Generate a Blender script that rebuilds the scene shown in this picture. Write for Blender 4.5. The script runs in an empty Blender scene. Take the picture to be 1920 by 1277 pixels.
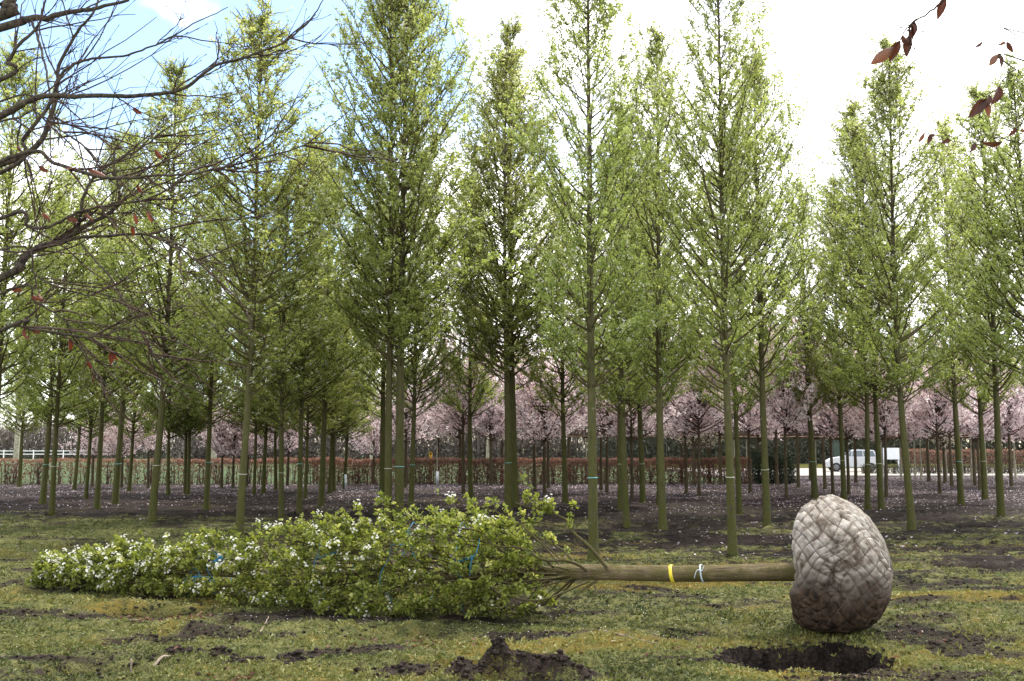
import bpy, bmesh, math, random
import numpy as np
from mathutils import Vector, Matrix

random.seed(7)
rng = np.random.default_rng(11)
PI = math.pi
scene = bpy.context.scene
C = scene.collection

# ------------------------------------------------------------------ camera
EYE = 1.65
F = 1920.0                                  # focal length in photo pixels
TILT = math.atan((840 - 638.5) / F)
cam_d = bpy.data.cameras.new('camera'); cam = bpy.data.objects.new('camera', cam_d); C.objects.link(cam)
cam.location = (0, 0, EYE)
cam.rotation_euler = (PI / 2 + TILT, 0, 0)
cam_d.sensor_width = 36.0; cam_d.lens = 36.0 * F / 1920.0
cam_d.clip_start = 0.05; cam_d.clip_end = 3000
scene.camera = cam

# ------------------------------------------------------------------ world and sun
SUN_EL, SUN_AZ = math.radians(60), math.radians(38)      # azimuth from +Y (behind the trees), positive = right
world = bpy.data.worlds.new('World'); scene.world = world; world.use_nodes = True
nt = world.node_tree; nt.nodes.clear()
def wn(t, **k):
    n = nt.nodes.new(t)
    for a, b in k.items(): setattr(n, a, b)
    return n
sky = wn('ShaderNodeTexSky', sky_type='NISHITA', sun_disc=False)
sky.sun_elevation = SUN_EL; sky.sun_rotation = SUN_AZ
sky.air_density = 1.0; sky.dust_density = 0.6; sky.ozone_density = 1.6
bg1 = wn('ShaderNodeBackground'); bg1.inputs[1].default_value = 0.108
bg2 = wn('ShaderNodeBackground'); bg2.inputs[0].default_value = (1.0, 0.985, 0.985, 1); bg2.inputs[1].default_value = 1.1
tc = wn('ShaderNodeTexCoord')
mp = wn('ShaderNodeMapping'); mp.inputs['Location'].default_value = (3.05, 0.4, 1.15); mp.inputs['Scale'].default_value = (1.0, 1.0, 1.5)
nz = wn('ShaderNodeTexNoise'); nz.inputs['Scale'].default_value = 2.3; nz.inputs['Detail'].default_value = 7; nz.inputs['Roughness'].default_value = 0.5
cr = wn('ShaderNodeValToRGB'); cr.color_ramp.elements[0].position = 0.42; cr.color_ramp.elements[1].position = 0.54
mixw = wn('ShaderNodeMixShader'); outw = wn('ShaderNodeOutputWorld')
L = nt.links.new
L(tc.outputs['Generated'], mp.inputs[0]); L(mp.outputs[0], nz.inputs['Vector']); L(nz.outputs[0], cr.inputs[0])
L(sky.outputs[0], bg1.inputs[0]); L(cr.outputs[0], mixw.inputs[0]); L(bg1.outputs[0], mixw.inputs[1]); L(bg2.outputs[0], mixw.inputs[2])
L(mixw.outputs[0], outw.inputs[0])

sd = bpy.data.lights.new('sun', 'SUN'); sun = bpy.data.objects.new('sun', sd); C.objects.link(sun)
sd.energy = 2.1; sd.angle = math.radians(11); sd.color = (1.0, 0.95, 0.87)
sdir = Vector((math.sin(SUN_AZ) * math.cos(SUN_EL), math.cos(SUN_AZ) * math.cos(SUN_EL), math.sin(SUN_EL)))
sun.rotation_euler = sdir.to_track_quat('Z', 'Y').to_euler()
sun.location = (0, 0, 30)

scene.view_settings.view_transform = 'Standard'; scene.view_settings.look = 'None'
scene.view_settings.exposure = 1.75; scene.view_settings.gamma = 1.0
scene.view_settings.use_curve_mapping = False
scene.render.engine = 'CYCLES'
scene.cycles.max_bounces = 6; scene.cycles.transparent_max_bounces = 6
scene.cycles.diffuse_bounces = 4; scene.cycles.glossy_bounces = 2; scene.cycles.transmission_bounces = 3

# ------------------------------------------------------------------ pixel helpers (measuring only)
ct, st = math.cos(TILT), math.sin(TILT)
def ray(px, py):
    dx = (px - 960) / F; dz = -(py - 638.5) / F
    return (dx, ct - dz * st, st + dz * ct)
def at(px, py, Y):                        # point on that ray at distance Y ahead
    r = ray(px, py); k = Y / r[1]
    return Vector((r[0] * k, Y, EYE + r[2] * k))
def gp(px, py, z=0.0):                    # point of the level ground
    r = ray(px, py); k = (z - EYE) / r[2]
    return Vector((r[0] * k, r[1] * k, z))

# ------------------------------------------------------------------ noise
_tabs = [np.random.default_rng(100 + i).random((256, 256)) for i in range(8)]
def vnoise(x, y, s=0):
    t = _tabs[s % 8]
    xi = np.floor(x).astype(int); yi = np.floor(y).astype(int)
    fx = x - xi; fy = y - yi
    fx = fx * fx * (3 - 2 * fx); fy = fy * fy * (3 - 2 * fy)
    a = t[xi % 256, yi % 256]; b = t[(xi + 1) % 256, yi % 256]
    c = t[xi % 256, (yi + 1) % 256]; d = t[(xi + 1) % 256, (yi + 1) % 256]
    return (a * (1 - fx) + b * fx) * (1 - fy) + (c * (1 - fx) + d * fx) * fy
def fbm(x, y, o=4, s=0):
    v = 0; a = 0.5; n = 0
    for i in range(o):
        v = v + a * vnoise(x * 2 ** i + 13.7 * i, y * 2 ** i + 7.1 * i, s + i); n += a; a *= 0.5
    return v / n
def sstep(a, b, x):
    t = np.clip((x - a) / (b - a), 0, 1); return t * t * (3 - 2 * t)

# ------------------------------------------------------------------ materials
def new_mat(name):
    m = bpy.data.materials.new(name); m.use_nodes = True
    n = m.node_tree; n.nodes.clear()
    return m, n
class NB:
    def __init__(s, tree): s.t = tree
    def n(s, typ, ins=None, **k):
        nd = s.t.nodes.new(typ)
        for a, b in k.items(): setattr(nd, a, b)
        for a, b in (ins or {}).items():
            if isinstance(b, bpy.types.NodeSocket): s.t.links.new(b, nd.inputs[a])
            else: nd.inputs[a].default_value = b
        return nd
    def noise(s, vec, scale, detail=4, rough=0.55):
        return s.n('ShaderNodeTexNoise', {'Vector': vec, 'Scale': scale, 'Detail': detail, 'Roughness': rough}).outputs[0]
    def ramp(s, fac, stops):
        r = s.n('ShaderNodeValToRGB', {'Fac': fac}); e = r.color_ramp.elements
        while len(e) < len(stops): e.new(0.5)
        for q, (p, c) in zip(e, stops):
            q.position = p; q.color = (c[0], c[1], c[2], 1) if not isinstance(c, (int, float)) else (c, c, c, 1)
        return r.outputs[0]
    def mix(s, f, a, b, mode='MIX'):
        m = s.n('ShaderNodeMix', data_type='RGBA', blend_type=mode)
        for sock, v in ((m.inputs[0], f), (m.inputs[6], a), (m.inputs[7], b)):
            if isinstance(v, bpy.types.NodeSocket): s.t.links.new(v, sock)
            elif isinstance(v, (int, float)): sock.default_value = v
            else: sock.default_value = (v[0], v[1], v[2], 1)
        return m.outputs[2]
    def math(s, op, a, b=0.0, clamp=False):
        m = s.n('ShaderNodeMath', {0: a, 1: b}, operation=op); m.use_clamp = clamp
        return m.outputs[0]
    def attr(s, name): return s.n('ShaderNodeAttribute', attribute_name=name)
    def out(s, sh): s.t.links.new(sh, s.n('ShaderNodeOutputMaterial').inputs[0])
    def bump(s, h, strength, dist): return s.n('ShaderNodeBump', {'Height': h, 'Strength': strength, 'Distance': dist}).outputs[0]
    def pbsdf(s, col, rough=0.8, normal=None, spec=0.3, **k):
        i = {'Base Color': col if isinstance(col, bpy.types.NodeSocket) else (*col, 1), 'Roughness': rough, 'Specular IOR Level': spec}
        if normal is not None: i['Normal'] = normal
        i.update(k)
        return s.n('ShaderNodeBsdfPrincipled', i).outputs[0]

def leaf_mat(name, stops, trans, tfac=0.4, spec=0.3, hue=0.0):
    m, t = new_mat(name); b = NB(t)
    c = b.ramp(b.attr('rnd').outputs['Fac'], stops)
    oi = b.n('ShaderNodeObjectInfo').outputs['Random']
    if hue:
        v = b.math('ADD', b.math('MULTIPLY', oi, hue), 1 - hue / 2)
        h = b.math('ADD', b.math('MULTIPLY', oi, 0.02), 0.49)
        c = b.n('ShaderNodeHueSaturation', {'Color': c, 'Value': v, 'Hue': h, 'Saturation': 1.0}).outputs[0]
    p = b.pbsdf(c, 0.5, spec=spec)
    tcol = b.mix(1.0, c, trans, 'MULTIPLY')
    tr = b.n('ShaderNodeBsdfTranslucent', {'Color': tcol}).outputs[0]
    ms = b.n('ShaderNodeMixShader', {0: tfac, 1: p, 2: tr}).outputs[0]
    b.out(ms); return m

M = {}
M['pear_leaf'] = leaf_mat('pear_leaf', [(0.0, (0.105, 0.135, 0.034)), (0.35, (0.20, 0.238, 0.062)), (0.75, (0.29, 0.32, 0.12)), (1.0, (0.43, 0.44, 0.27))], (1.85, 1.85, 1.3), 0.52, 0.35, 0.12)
M['felled_leaf'] = leaf_mat('felled_leaf', [(0.0, (0.05, 0.070, 0.013)), (0.4, (0.155, 0.185, 0.030)), (0.8, (0.275, 0.295, 0.065)), (1.0, (0.42, 0.41, 0.17))], (1.7, 1.7, 0.9), 0.34, 0.4)
M['white_petal'] = leaf_mat('white_petal', [(0.0, (0.62, 0.62, 0.50)), (1.0, (0.85, 0.84, 0.78))], (1, 1, 1), 0.3)
M['pink_petal'] = leaf_mat('pink_petal', [(0.0, (0.62, 0.47, 0.46)), (0.5, (0.82, 0.71, 0.70)), (1.0, (0.90, 0.86, 0.85))], (1.1, 1.05, 1.05), 0.5, 0.2, 0.2)
M['cream_petal'] = leaf_mat('cream_petal', [(0.0, (0.60, 0.57, 0.38)), (1.0, (0.82, 0.78, 0.66))], (1, 1, 1), 0.35)
M['fallen_petal'] = leaf_mat('fallen_petal', [(0.0, (0.10, 0.065, 0.065)), (0.5, (0.27, 0.21, 0.23)), (1.0, (0.60, 0.53, 0.56))], (1, 1, 1), 0.15)
M['dead_leaf'] = leaf_mat('dead_leaf', [(0.0, (0.035, 0.013, 0.008)), (0.5, (0.075, 0.03, 0.018)), (1.0, (0.20, 0.11, 0.07))], (1.2, 0.8, 0.6), 0.3)
M['rust_leaf'] = leaf_mat('rust_leaf', [(0.0, (0.075, 0.022, 0.011)), (0.5, (0.12, 0.036, 0.018)), (1.0, (0.16, 0.06, 0.03))], (1.3, 0.8, 0.6), 0.35)
M['hedge_leaf'] = leaf_mat('hedge_leaf', [(0.0, (0.09, 0.045, 0.028)), (0.5, (0.20, 0.11, 0.075)), (1.0, (0.33, 0.21, 0.15))], (1.2, 0.9, 0.7), 0.3)
M['yew_leaf'] = leaf_mat('yew_leaf', [(0.0, (0.012, 0.025, 0.012)), (1.0, (0.035, 0.055, 0.02))], (1, 1, 0.6), 0.15)
M['wood_twig'] = leaf_mat('wood_twig', [(0.0, (0.05, 0.042, 0.034)), (0.5, (0.115, 0.095, 0.075)), (0.8, (0.15, 0.115, 0.10)), (1.0, (0.12, 0.13, 0.07))], (1, 1, 1), 0.1)
M['wood_green'] = leaf_mat('wood_green', [(0.0, (0.03, 0.034, 0.022)), (1.0, (0.085, 0.085, 0.05))], (1, 1, 0.7), 0.15)
M['sprig'] = leaf_mat('sprig', [(0.0, (0.035, 0.044, 0.014)), (0.3, (0.11, 0.126, 0.036)), (0.6, (0.215, 0.205, 0.066)), (0.82, (0.26, 0.20, 0.05)), (1.0, (0.30, 0.18, 0.03))], (1.2, 1.2, 0.8), 0.2, 0.2)

def bark_mat(name, bark, moss, moss_amt, top=2.5, zs=0.12):
    m, t = new_mat(name); b = NB(t)
    co = b.n('ShaderNodeTexCoord').outputs['Object']
    st_ = b.n('ShaderNodeMapping', {'Vector': co, 'Scale': (1, 1, zs)}).outputs[0]
    n1 = b.noise(st_, 42, 5, 0.7); n2 = b.noise(co, 7, 5, 0.6); n3 = b.noise(co, 160, 2)
    base = b.ramp(n1, [(0.36, tuple(x * 0.35 for x in bark)), (0.52, bark), (0.66, tuple(min(1, x * 1.75) for x in bark))])
    mo = b.ramp(n3, [(0.3, tuple(x * 0.6 for x in moss)), (0.7, tuple(x * 1.35 for x in moss))])
    z = b.n('ShaderNodeSeparateXYZ', {0: co}).outputs[2]
    zf = b.math('SUBTRACT', 1.0, b.math('MULTIPLY', z, 0.5 / top))
    f = b.math('MULTIPLY', b.ramp(b.math('ADD', b.math('MULTIPLY', n2, 0.6), b.math('MULTIPLY', n1, 0.4)), [(0.5 - 0.22 * moss_amt, 0), (0.66 - 0.2 * moss_amt, 1)]), zf, True)
    col = b.mix(f, base, mo)
    lich = b.ramp(b.noise(co, 22, 4), [(0.66, 0), (0.72, 1)])
    col = b.mix(b.math('MULTIPLY', lich, 0.35), col, (0.24, 0.24, 0.15))
    nrm = b.bump(b.math('ADD', n1, b.math('MULTIPLY', n3, 0.35)), 1.0, 0.02)
    b.out(b.pbsdf(col, 0.9, nrm, 0.15)); return m
M['mossy_bark'] = bark_mat('mossy_bark', (0.088, 0.074, 0.05), (0.060, 0.063, 0.015), .8, 5.0)
M['felled_bark'] = bark_mat('felled_bark', (0.15, 0.115, 0.068), (0.085, 0.072, 0.024), 0.45, 50.0)
M['dark_bark'] = bark_mat('dark_bark', (0.085, 0.06, 0.045), (0.055, 0.058, 0.018), 0.35, 4.0)
M['pale_bark'] = bark_mat('pale_bark', (0.34, 0.32, 0.25), (0.18, 0.18, 0.07), 0.15, 6.0)
M['twig'] = bark_mat('twig', (0.085, 0.066, 0.042), (0.075, 0.07, 0.02), 0.45, 60.0, 1.0)
M['cherry_twig'] = bark_mat('cherry_twig', (0.10, 0.065, 0.055), (0.06, 0.055, 0.02), 0.1, 60.0, 1.0)
M['beech_bark'] = bark_mat('beech_bark', (0.06, 0.046, 0.04), (0.07, 0.065, 0.03), 0.3, 6.0, 0.6)
M['beech_twig'] = bark_mat('beech_twig', (0.065, 0.04, 0.032), (0.09, 0.07, 0.05), 0.1, 60.0, 1.0)

def plain(name, col, rough=0.6, var=0.25, scale=8.0, bump=0.0, metal=0.0, spec=0.4):
    m, t = new_mat(name); b = NB(t)
    co = b.n('ShaderNodeTexCoord').outputs['Object']
    n = b.noise(co, scale, 5)
    c = b.ramp(n, [(0.3, tuple(x * (1 - var) for x in col)), (0.7, tuple(min(1, x * (1 + var)) for x in col))])
    nr = b.bump(b.noise(co, scale * 6, 4), bump, 0.01) if bump else None
    b.out(b.pbsdf(c, rough, nr, spec, Metallic=metal)); return m
M['rope_blue'] = plain('rope_blue', (0.02, 0.14, 0.22), 0.6, 0.3, 90)
M['rope_white'] = plain('rope_white', (0.42, 0.50, 0.52), 0.7, 0.3, 90)
M['tape_yellow'] = plain('tape_yellow', (0.62, 0.50, 0.04), 0.45, 0.15, 40)
M['tie_teal'] = plain('tie_teal', (0.12, 0.30, 0.29), 0.6, 0.25, 60)
M['tie_grey'] = plain('tie_grey', (0.30, 0.31, 0.24), 0.7, 0.25, 60)
M['net_wire'] = plain('net_wire', (0.085, 0.055, 0.04), 0.8, 0.35, 40)
M['car_paint'] = plain('car_paint', (0.42, 0.435, 0.445), 0.25, 0.03, 3, 0, 0.0, 0.6)
M['car_glass'] = plain('car_glass', (0.05, 0.075, 0.08), 0.08, 0.1, 3, 0, 0, 0.8)
M['rubber'] = plain('rubber', (0.02, 0.02, 0.021), 0.85)
M['rim_metal'] = plain('rim_metal', (0.16, 0.165, 0.17), 0.35, 0.1, 6, 0, 0.7)
M['lamp_red'] = plain('lamp_red', (0.38, 0.02, 0.015), 0.25)
M['lamp_clear'] = plain('lamp_clear', (0.75, 0.76, 0.76), 0.15)
M['board_white'] = plain('board_white', (0.62, 0.65, 0.67), 0.5, 0.05, 4)
M['paint_white'] = plain('paint_white', (0.70, 0.71, 0.68), 0.6, 0.12, 5)
M['marker_yellow'] = plain('marker_yellow', (0.75, 0.47, 0.02), 0.45, 0.08, 5)
M['marker_dark'] = plain('marker_dark', (0.16, 0.09, 0.02), 0.5)
M['guard_plastic'] = plain('guard_plastic', (0.55, 0.60, 0.62), 0.5, 0.1, 10)
M['gravel'] = plain('gravel', (0.23, 0.21, 0.18), 0.95, 0.25, 6, 0.4)
M['dry_stick'] = plain('dry_stick', (0.22, 0.17, 0.13), 0.85, 0.35, 30, 0.4)
M['cane'] = plain('cane', (0.27, 0.19, 0.11), 0.8, 0.3, 12)
M['timber_dark'] = plain('timber_dark', (0.035, 0.05, 0.038), 0.8, 0.3, 5, 0.3)

def ground_mat():
    m, t = new_mat('nursery_ground'); b = NB(t)
    co = b.n('ShaderNodeTexCoord').outputs['Object']
    a = lambda n: b.attr(n).outputs['Fac']
    big = b.noise(co, 0.9, 6, 0.6); mid = b.noise(co, 6, 6, 0.65); fine = b.noise(co, 38, 5, 0.7); vf = b.noise(co, 130, 3, 0.7)
    soil = b.ramp(b.math('ADD', b.math('MULTIPLY', mid, 0.35), b.math('ADD', b.math('MULTIPLY', fine, 0.45), b.math('MULTIPLY', big, 0.2))), [(0.40, (0.004, 0.003, 0.0024)), (0.49, (0.017, 0.0125, 0.0095)), (0.58, (0.060, 0.044, 0.033))])
    green = b.ramp(b.math('ADD', b.math('MULTIPLY', mid, 0.4), b.math('MULTIPLY', vf, 0.6)), [(0.38, (0.028, 0.032, 0.012)), (0.5, (0.115, 0.122, 0.040)), (0.62, (0.25, 0.232, 0.088))])
    yel = b.ramp(b.math('ADD', b.math('MULTIPLY', mid, 0.4), b.math('MULTIPLY', vf, 0.6)), [(0.3, (0.06, 0.048, 0.013)), (0.5, (0.16, 0.12, 0.025)), (0.7, (0.25, 0.18, 0.035))])
    field = b.ramp(mid, [(0.3, (0.038, 0.062, 0.024)), (0.7, (0.07, 0.105, 0.043))])
    litter = b.ramp(b.math('ADD', b.math('MULTIPLY', fine, 0.6), b.math('MULTIPLY', mid, 0.4)), [(0.40, (0.014, 0.010, 0.009)), (0.52, (0.045, 0.032, 0.029)), (0.66, (0.105, 0.082, 0.077))])
    def mask(attr, amp, soft):
        v = b.math('ADD', a(attr), b.math('MULTIPLY', b.math('SUBTRACT', b.math('ADD', b.math('MULTIPLY', mid, 0.45), b.math('MULTIPLY', fine, 0.55)), 0.5), amp))
        return b.ramp(v, [(0.5 - soft, 0), (0.5 + soft, 1)])
    c = b.mix(mask('petal', 1.1, 0.2), soil, litter)
    c = b.mix(mask('moss', 3.0, 0.13), c, green)
    c = b.mix(mask('yellow', 2.4, 0.16), c, yel)
    c = b.mix(mask('bare', 3.6, 0.14), c, soil)
    c = b.mix(a('field'), c, field)
    h = b.math('ADD', b.math('MULTIPLY', fine, 0.7), b.math('MULTIPLY', vf, 0.45))
    nrm = b.bump(b.math('ADD', h, b.math('MULTIPLY', mid, 0.8)), 1.0, 0.06)
    b.out(b.pbsdf(c, 0.95, nrm, 0.12)); return m
M['ground'] = ground_mat()

def burlap_mat():
    m, t = new_mat('burlap'); b = NB(t)
    co = b.n('ShaderNodeTexCoord').outputs['Object']
    z = b.n('ShaderNodeSeparateXYZ', {0: b.n('ShaderNodeNewGeometry').outputs['Position']}).outputs[2]
    big = b.noise(co, 3.2, 6, 0.6); mid = b.noise(co, 14, 5, 0.65); weave = b.noise(co, 300, 2)
    base = b.ramp(b.math('ADD', b.math('MULTIPLY', big, 0.5), b.math('MULTIPLY', mid, 0.5)), [(0.40, (0.075, 0.058, 0.043)), (0.49, (0.19, 0.166, 0.137)), (0.58, (0.30, 0.277, 0.243))])
    # soil smeared over the side it was rolled on
    s = b.math('ADD', b.math('MULTIPLY', z, -1.75), b.math('ADD', b.math('MULTIPLY', big, 1.5), b.math('MULTIPLY', mid, 0.7)))
    dirt = b.ramp(s, [(0.02, 0), (0.26, 0.6), (0.55, 1.0)])
    dcol = b.ramp(mid, [(0.38, (0.010, 0.007, 0.005)), (0.62, (0.062, 0.040, 0.026))])
    c = b.mix(dirt, base, dcol)
    spots = b.ramp(b.noise(co, 26, 4, 0.6), [(0.66, 0), (0.74, 0.75)])
    c = b.mix(spots, c, (0.07, 0.05, 0.035))
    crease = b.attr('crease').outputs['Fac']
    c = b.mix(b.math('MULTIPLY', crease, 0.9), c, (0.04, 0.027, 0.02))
    nrm = b.bump(b.math('ADD', b.math('MULTIPLY', weave, 0.25), mid), 0.6, 0.012)
    b.out(b.pbsdf(c, 0.95, nrm, 0.1)); return m
M['burlap'] = burlap_mat()

# ------------------------------------------------------------------ mesh tools
class MB:
    """collects vertices, triangles / quads and a per-vertex 'rnd' value into one mesh"""
    def __init__(s): s.v = []; s.f = []; s.a = []; s.n = 0; s.ex = {}
    def add(s, v, f, a=None):
        v = np.asarray(v, float).reshape(-1, 3); f = np.asarray(f, int)
        s.v.append(v); s.f.append(f + s.n); s.n += len(v)
        s.a.append(np.full(len(v), 0.5) if a is None else np.broadcast_to(np.asarray(a, float), (len(v),)))
    def mesh(s, name, mat=None, smooth=False, extra=None):
        me = bpy.data.meshes.new(name)
        if not s.v: return me
        v = np.concatenate(s.v)
        groups = {}
        for f in s.f:
            if len(f): groups.setdefault(f.shape[1], []).append(f)
        loops = []; starts = []; off = 0
        for k, fs in groups.items():
            ff = np.concatenate(fs); loops.append(ff.ravel()); starts.append(off + np.arange(len(ff)) * k); off += ff.size
        loops = np.concatenate(loops); starts = np.concatenate(starts)
        me.vertices.add(len(v)); me.vertices.foreach_set('co', v.astype(np.float32).ravel())
        me.loops.add(len(loops)); me.loops.foreach_set('vertex_index', loops.astype(np.int32))
        me.polygons.add(len(starts)); me.polygons.foreach_set('loop_start', starts.astype(np.int32))
        me.polygons.foreach_set('use_smooth', np.full(len(starts), smooth))
        at_ = me.attributes.new('rnd', 'FLOAT', 'POINT'); at_.data.foreach_set('value', np.concatenate(s.a).astype(np.float32))
        for k, val in (extra or {}).items():
            q = me.attributes.new(k, 'FLOAT', 'POINT'); q.data.foreach_set('value', np.asarray(val, np.float32))
        me.update(calc_edges=True)
        if mat: me.materials.append(M[mat])
        return me

def unit(v):
    v = np.asarray(v, float); return v / np.maximum(np.linalg.norm(v, axis=-1, keepdims=True), 1e-9)

def tubes(mb, pts, rad, sides=3, a=None, cap=False):
    """pts (N,P,3), rad (N,P): round bars along many polylines"""
    pts = np.asarray(pts, float); rad = np.asarray(rad, float)
    if pts.ndim == 2: pts = pts[None]; rad = rad[None]
    N, P, _ = pts.shape
    t = np.empty_like(pts); t[:, 1:-1] = pts[:, 2:] - pts[:, :-2]; t[:, 0] = pts[:, 1] - pts[:, 0]; t[:, -1] = pts[:, -1] - pts[:, -2]
    t = unit(t)
    mean = unit(pts[:, -1] - pts[:, 0] + 1e-6)
    ref = np.where(np.abs(mean[:, 2:3]) > 0.8, np.array([[1.0, 0, 0]]), np.array([[0, 0, 1.0]]))[:, None, :]
    u = unit(np.cross(t, np.broadcast_to(ref, t.shape))); w = np.cross(t, u)
    ang = np.arange(sides) * 2 * PI / sides
    ring = pts[:, :, None, :] + rad[:, :, None, None] * (u[:, :, None, :] * np.cos(ang)[None, None, :, None] + w[:, :, None, :] * np.sin(ang)[None, None, :, None])
    base = (np.arange(N) * P * sides)[:, None, None] + (np.arange(P - 1) * sides)[None, :, None]
    k = np.arange(sides); k2 = (k + 1) % sides
    f = np.stack([base + k, base + k2, base + sides + k2, base + sides + k], -1).reshape(-1, 4)
    av = None if a is None else np.repeat(np.broadcast_to(a, (N,)), P * sides)
    mb.add(ring.reshape(-1, 3), f, av)
    if cap:
        for n in range(N):
            for r in (0, P - 1):
                idx = n * P * sides + r * sides + k
                mb.f.append((idx[::-1] if r == 0 else idx)[None] + mb.n - N * P * sides)

def leaves(mb, c, d, nrm, ln, wd, a, fold=0.25):
    """two-triangle folded leaves"""
    d = unit(d); s = unit(np.cross(d, nrm)); n = np.cross(s, d)
    ln = np.asarray(ln)[:, None]; wd = np.asarray(wd)[:, None]
    b = c; tip = c + d * ln; m_ = c + d * ln * 0.45
    l = m_ + s * wd * 0.5 + n * wd * fold; r = m_ - s * wd * 0.5 + n * wd * fold
    v = np.stack([b, r, tip, l], 1)
    i = np.arange(len(c))[:, None] * 4
    f = np.concatenate([i + np.array([0, 1, 2]), i + np.array([0, 2, 3])])
    mb.add(v.reshape(-1, 3), f, np.repeat(a, 4))

def leaves6(mb, c, d, nrm, ln, wd, a, fold=0.2, droop=0.15):
    d = unit(d); s = unit(np.cross(d, nrm)); n = np.cross(s, d)
    ln = np.asarray(ln)[:, None]; wd = np.asarray(wd)[:, None]
    p = lambda x, y, z: c + d * ln * x + s * wd * y + n * (wd * z - ln * droop * x * x)
    v = np.stack([p(0, 0, 0), p(.3, -.45, fold), p(.72, -.36, fold), p(1, 0, 0), p(.72, .36, fold), p(.3, .45, fold)], 1)
    i = np.arange(len(c))[:, None] * 6
    f = np.concatenate([i + np.array([0, 1, 2, 3]), i + np.array([0, 3, 4, 5])])
    mb.add(v.reshape(-1, 3), f, np.repeat(a, 6))

def flowers(mb, c, up, size, a):
    """five-petalled cups"""
    up = unit(up); r0 = unit(np.cross(up, rng.normal(size=up.shape))); r1 = np.cross(up, r0)
    vs = [c - up * size[:, None] * 0.12]
    for k in range(5):
        for da, rr, h in ((-0.45, 0.8, 0.16), (0.45, 0.8, 0.16)):
            an = k * 2 * PI / 5 + da
            vs.append(c + (r0 * math.cos(an) + r1 * math.sin(an)) * size[:, None] * rr * 0.5 + up * size[:, None] * h)
    v = np.stack(vs, 1); i = np.arange(len(c))[:, None] * 11
    f = np.concatenate([i + np.array([0, 1 + 2 * k, 2 + 2 * k]) for k in range(5)])
    mb.add(v.reshape(-1, 3), f, np.repeat(a, 11))

def link(name, me, parent=None, loc=None):
    o = bpy.data.objects.new(name, me); C.objects.link(o)
    if parent is not None: o.parent = parent
    if loc is not None: o.location = loc
    return o
def tag(o, label=None, cat=None, group=None, kind=None):
    if label: o['label'] = label
    if cat: o['category'] = cat
    if group: o['group'] = group
    if kind: o['kind'] = kind
    return o
def empty(name, loc, rz=0.0, label=None, cat=None, group=None):
    o = bpy.data.objects.new(name, None); C.objects.link(o); o.location = loc; o.rotation_euler = (0, 0, rz)
    o.empty_display_size = 0.2
    return tag(o, label, cat, group)
def box(mb, x0, x1, y0, y1, z0, z1):
    v = [(x, y, z) for z in (z0, z1) for y in (y0, y1) for x in (x0, x1)]
    mb.add(v, [(0, 2, 3, 1), (4, 5, 7, 6), (0, 1, 5, 4), (2, 6, 7, 3), (0, 4, 6, 2), (1, 3, 7, 5)])
def bez(pts, n):
    """Catmull-Rom through control points"""
    p = np.asarray(pts, float); p = np.vstack([2 * p[0] - p[1], p, 2 * p[-1] - p[-2]])
    out = []; t = np.linspace(0, len(p) - 3, n)
    for q in t:
        i = min(int(q), len(p) - 4); u = q - i
        a, b, c, d = p[i:i + 4]
        out.append(0.5 * ((2 * b) + (c - a) * u + (2 * a - 5 * b + 4 * c - d) * u * u + (3 * b - a - 3 * c + d) * u ** 3))
    return np.array(out)

# ------------------------------------------------------------------ the ground
def blob(x, y, p, rx, ry, h, pw=1.0):
    q = ((x - p.x) / rx) ** 2 + ((y - p.y) / ry) ** 2
    return h * np.exp(-q ** pw)
HOLE = gp(1505, 1226); HRX, HRY = 0.62, 0.56
def hole_q(x, y):
    w = 0.20 * (fbm(x * 4, y * 4, 3, 2) - 0.5) + 0.12 * (fbm(x * 11, y * 11, 2, 5) - 0.5)
    q = (np.abs((x - HOLE.x) / HRX) ** 2.4 + np.abs((y - HOLE.y) / HRY) ** 2.4) ** (1 / 2.4) + w
    return q
def hole_mask(x, y): return 1 - sstep(0.88, 1.0, hole_q(x, y))
MOUNDS = [(932, 1272, .17, .10, .17), (868, 1276, .16, .10, .09), (1010, 1272, .22, .10, .09), (1080, 1270, .2, .12, .06), (760, 1262, .25, .12, .04),
          (330, 1226, .14, .08, .06), (418, 1228, .16, .09, .075), (545, 1241, .14, .1, .05), (470, 1246, .3, .1, .03), (92, 1196, .12, .08, .05),
          (1850, 1150, .5, .18, .05), (1750, 1128, .5, .2, .06), (1420, 1080, .4, .3, .04), (240, 1140, .6, .3, .07), (1000, 1205, .7, .2, .03)]
PITS = [(205, 1252, .42, .2, -.16), (150, 1244, .2, .16, -.10), (285, 1147, .42, .20, -.11), (775, 1192, .5, .20, -.09), (228, 998, .6, .55, -.15),
        (1800, 1030, 1.6, .22, -.12), (1790, 1057, 1.5, .18, -.13), (1860, 988, 1.4, .3, -.10), (1760, 1122, .9, .10, -.07), (50, 945, 3.0, .7, -.10),
        (330, 1198, .7, .09, -.07), (120, 1208, .8, .09, -.08), (500, 1226, .6, .07, -.04), (1150, 985, 2.5, .8, -.12), (620, 966, 2.5, .6, -.10), (1600, 975, 2.5, .5, -.10),
        (900, 1245, 1.2, .08, -.04), (1830, 1250, .6, .12, -.05), (1700, 1165, .35, .12, -.04)]
MOUNDS = [(gp(a, b), c, d, e * 1.25) for a, b, c, d, e in MOUNDS]; PITS = [(gp(a, b), c, d, e * 1.5) for a, b, c, d, e in PITS]
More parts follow.
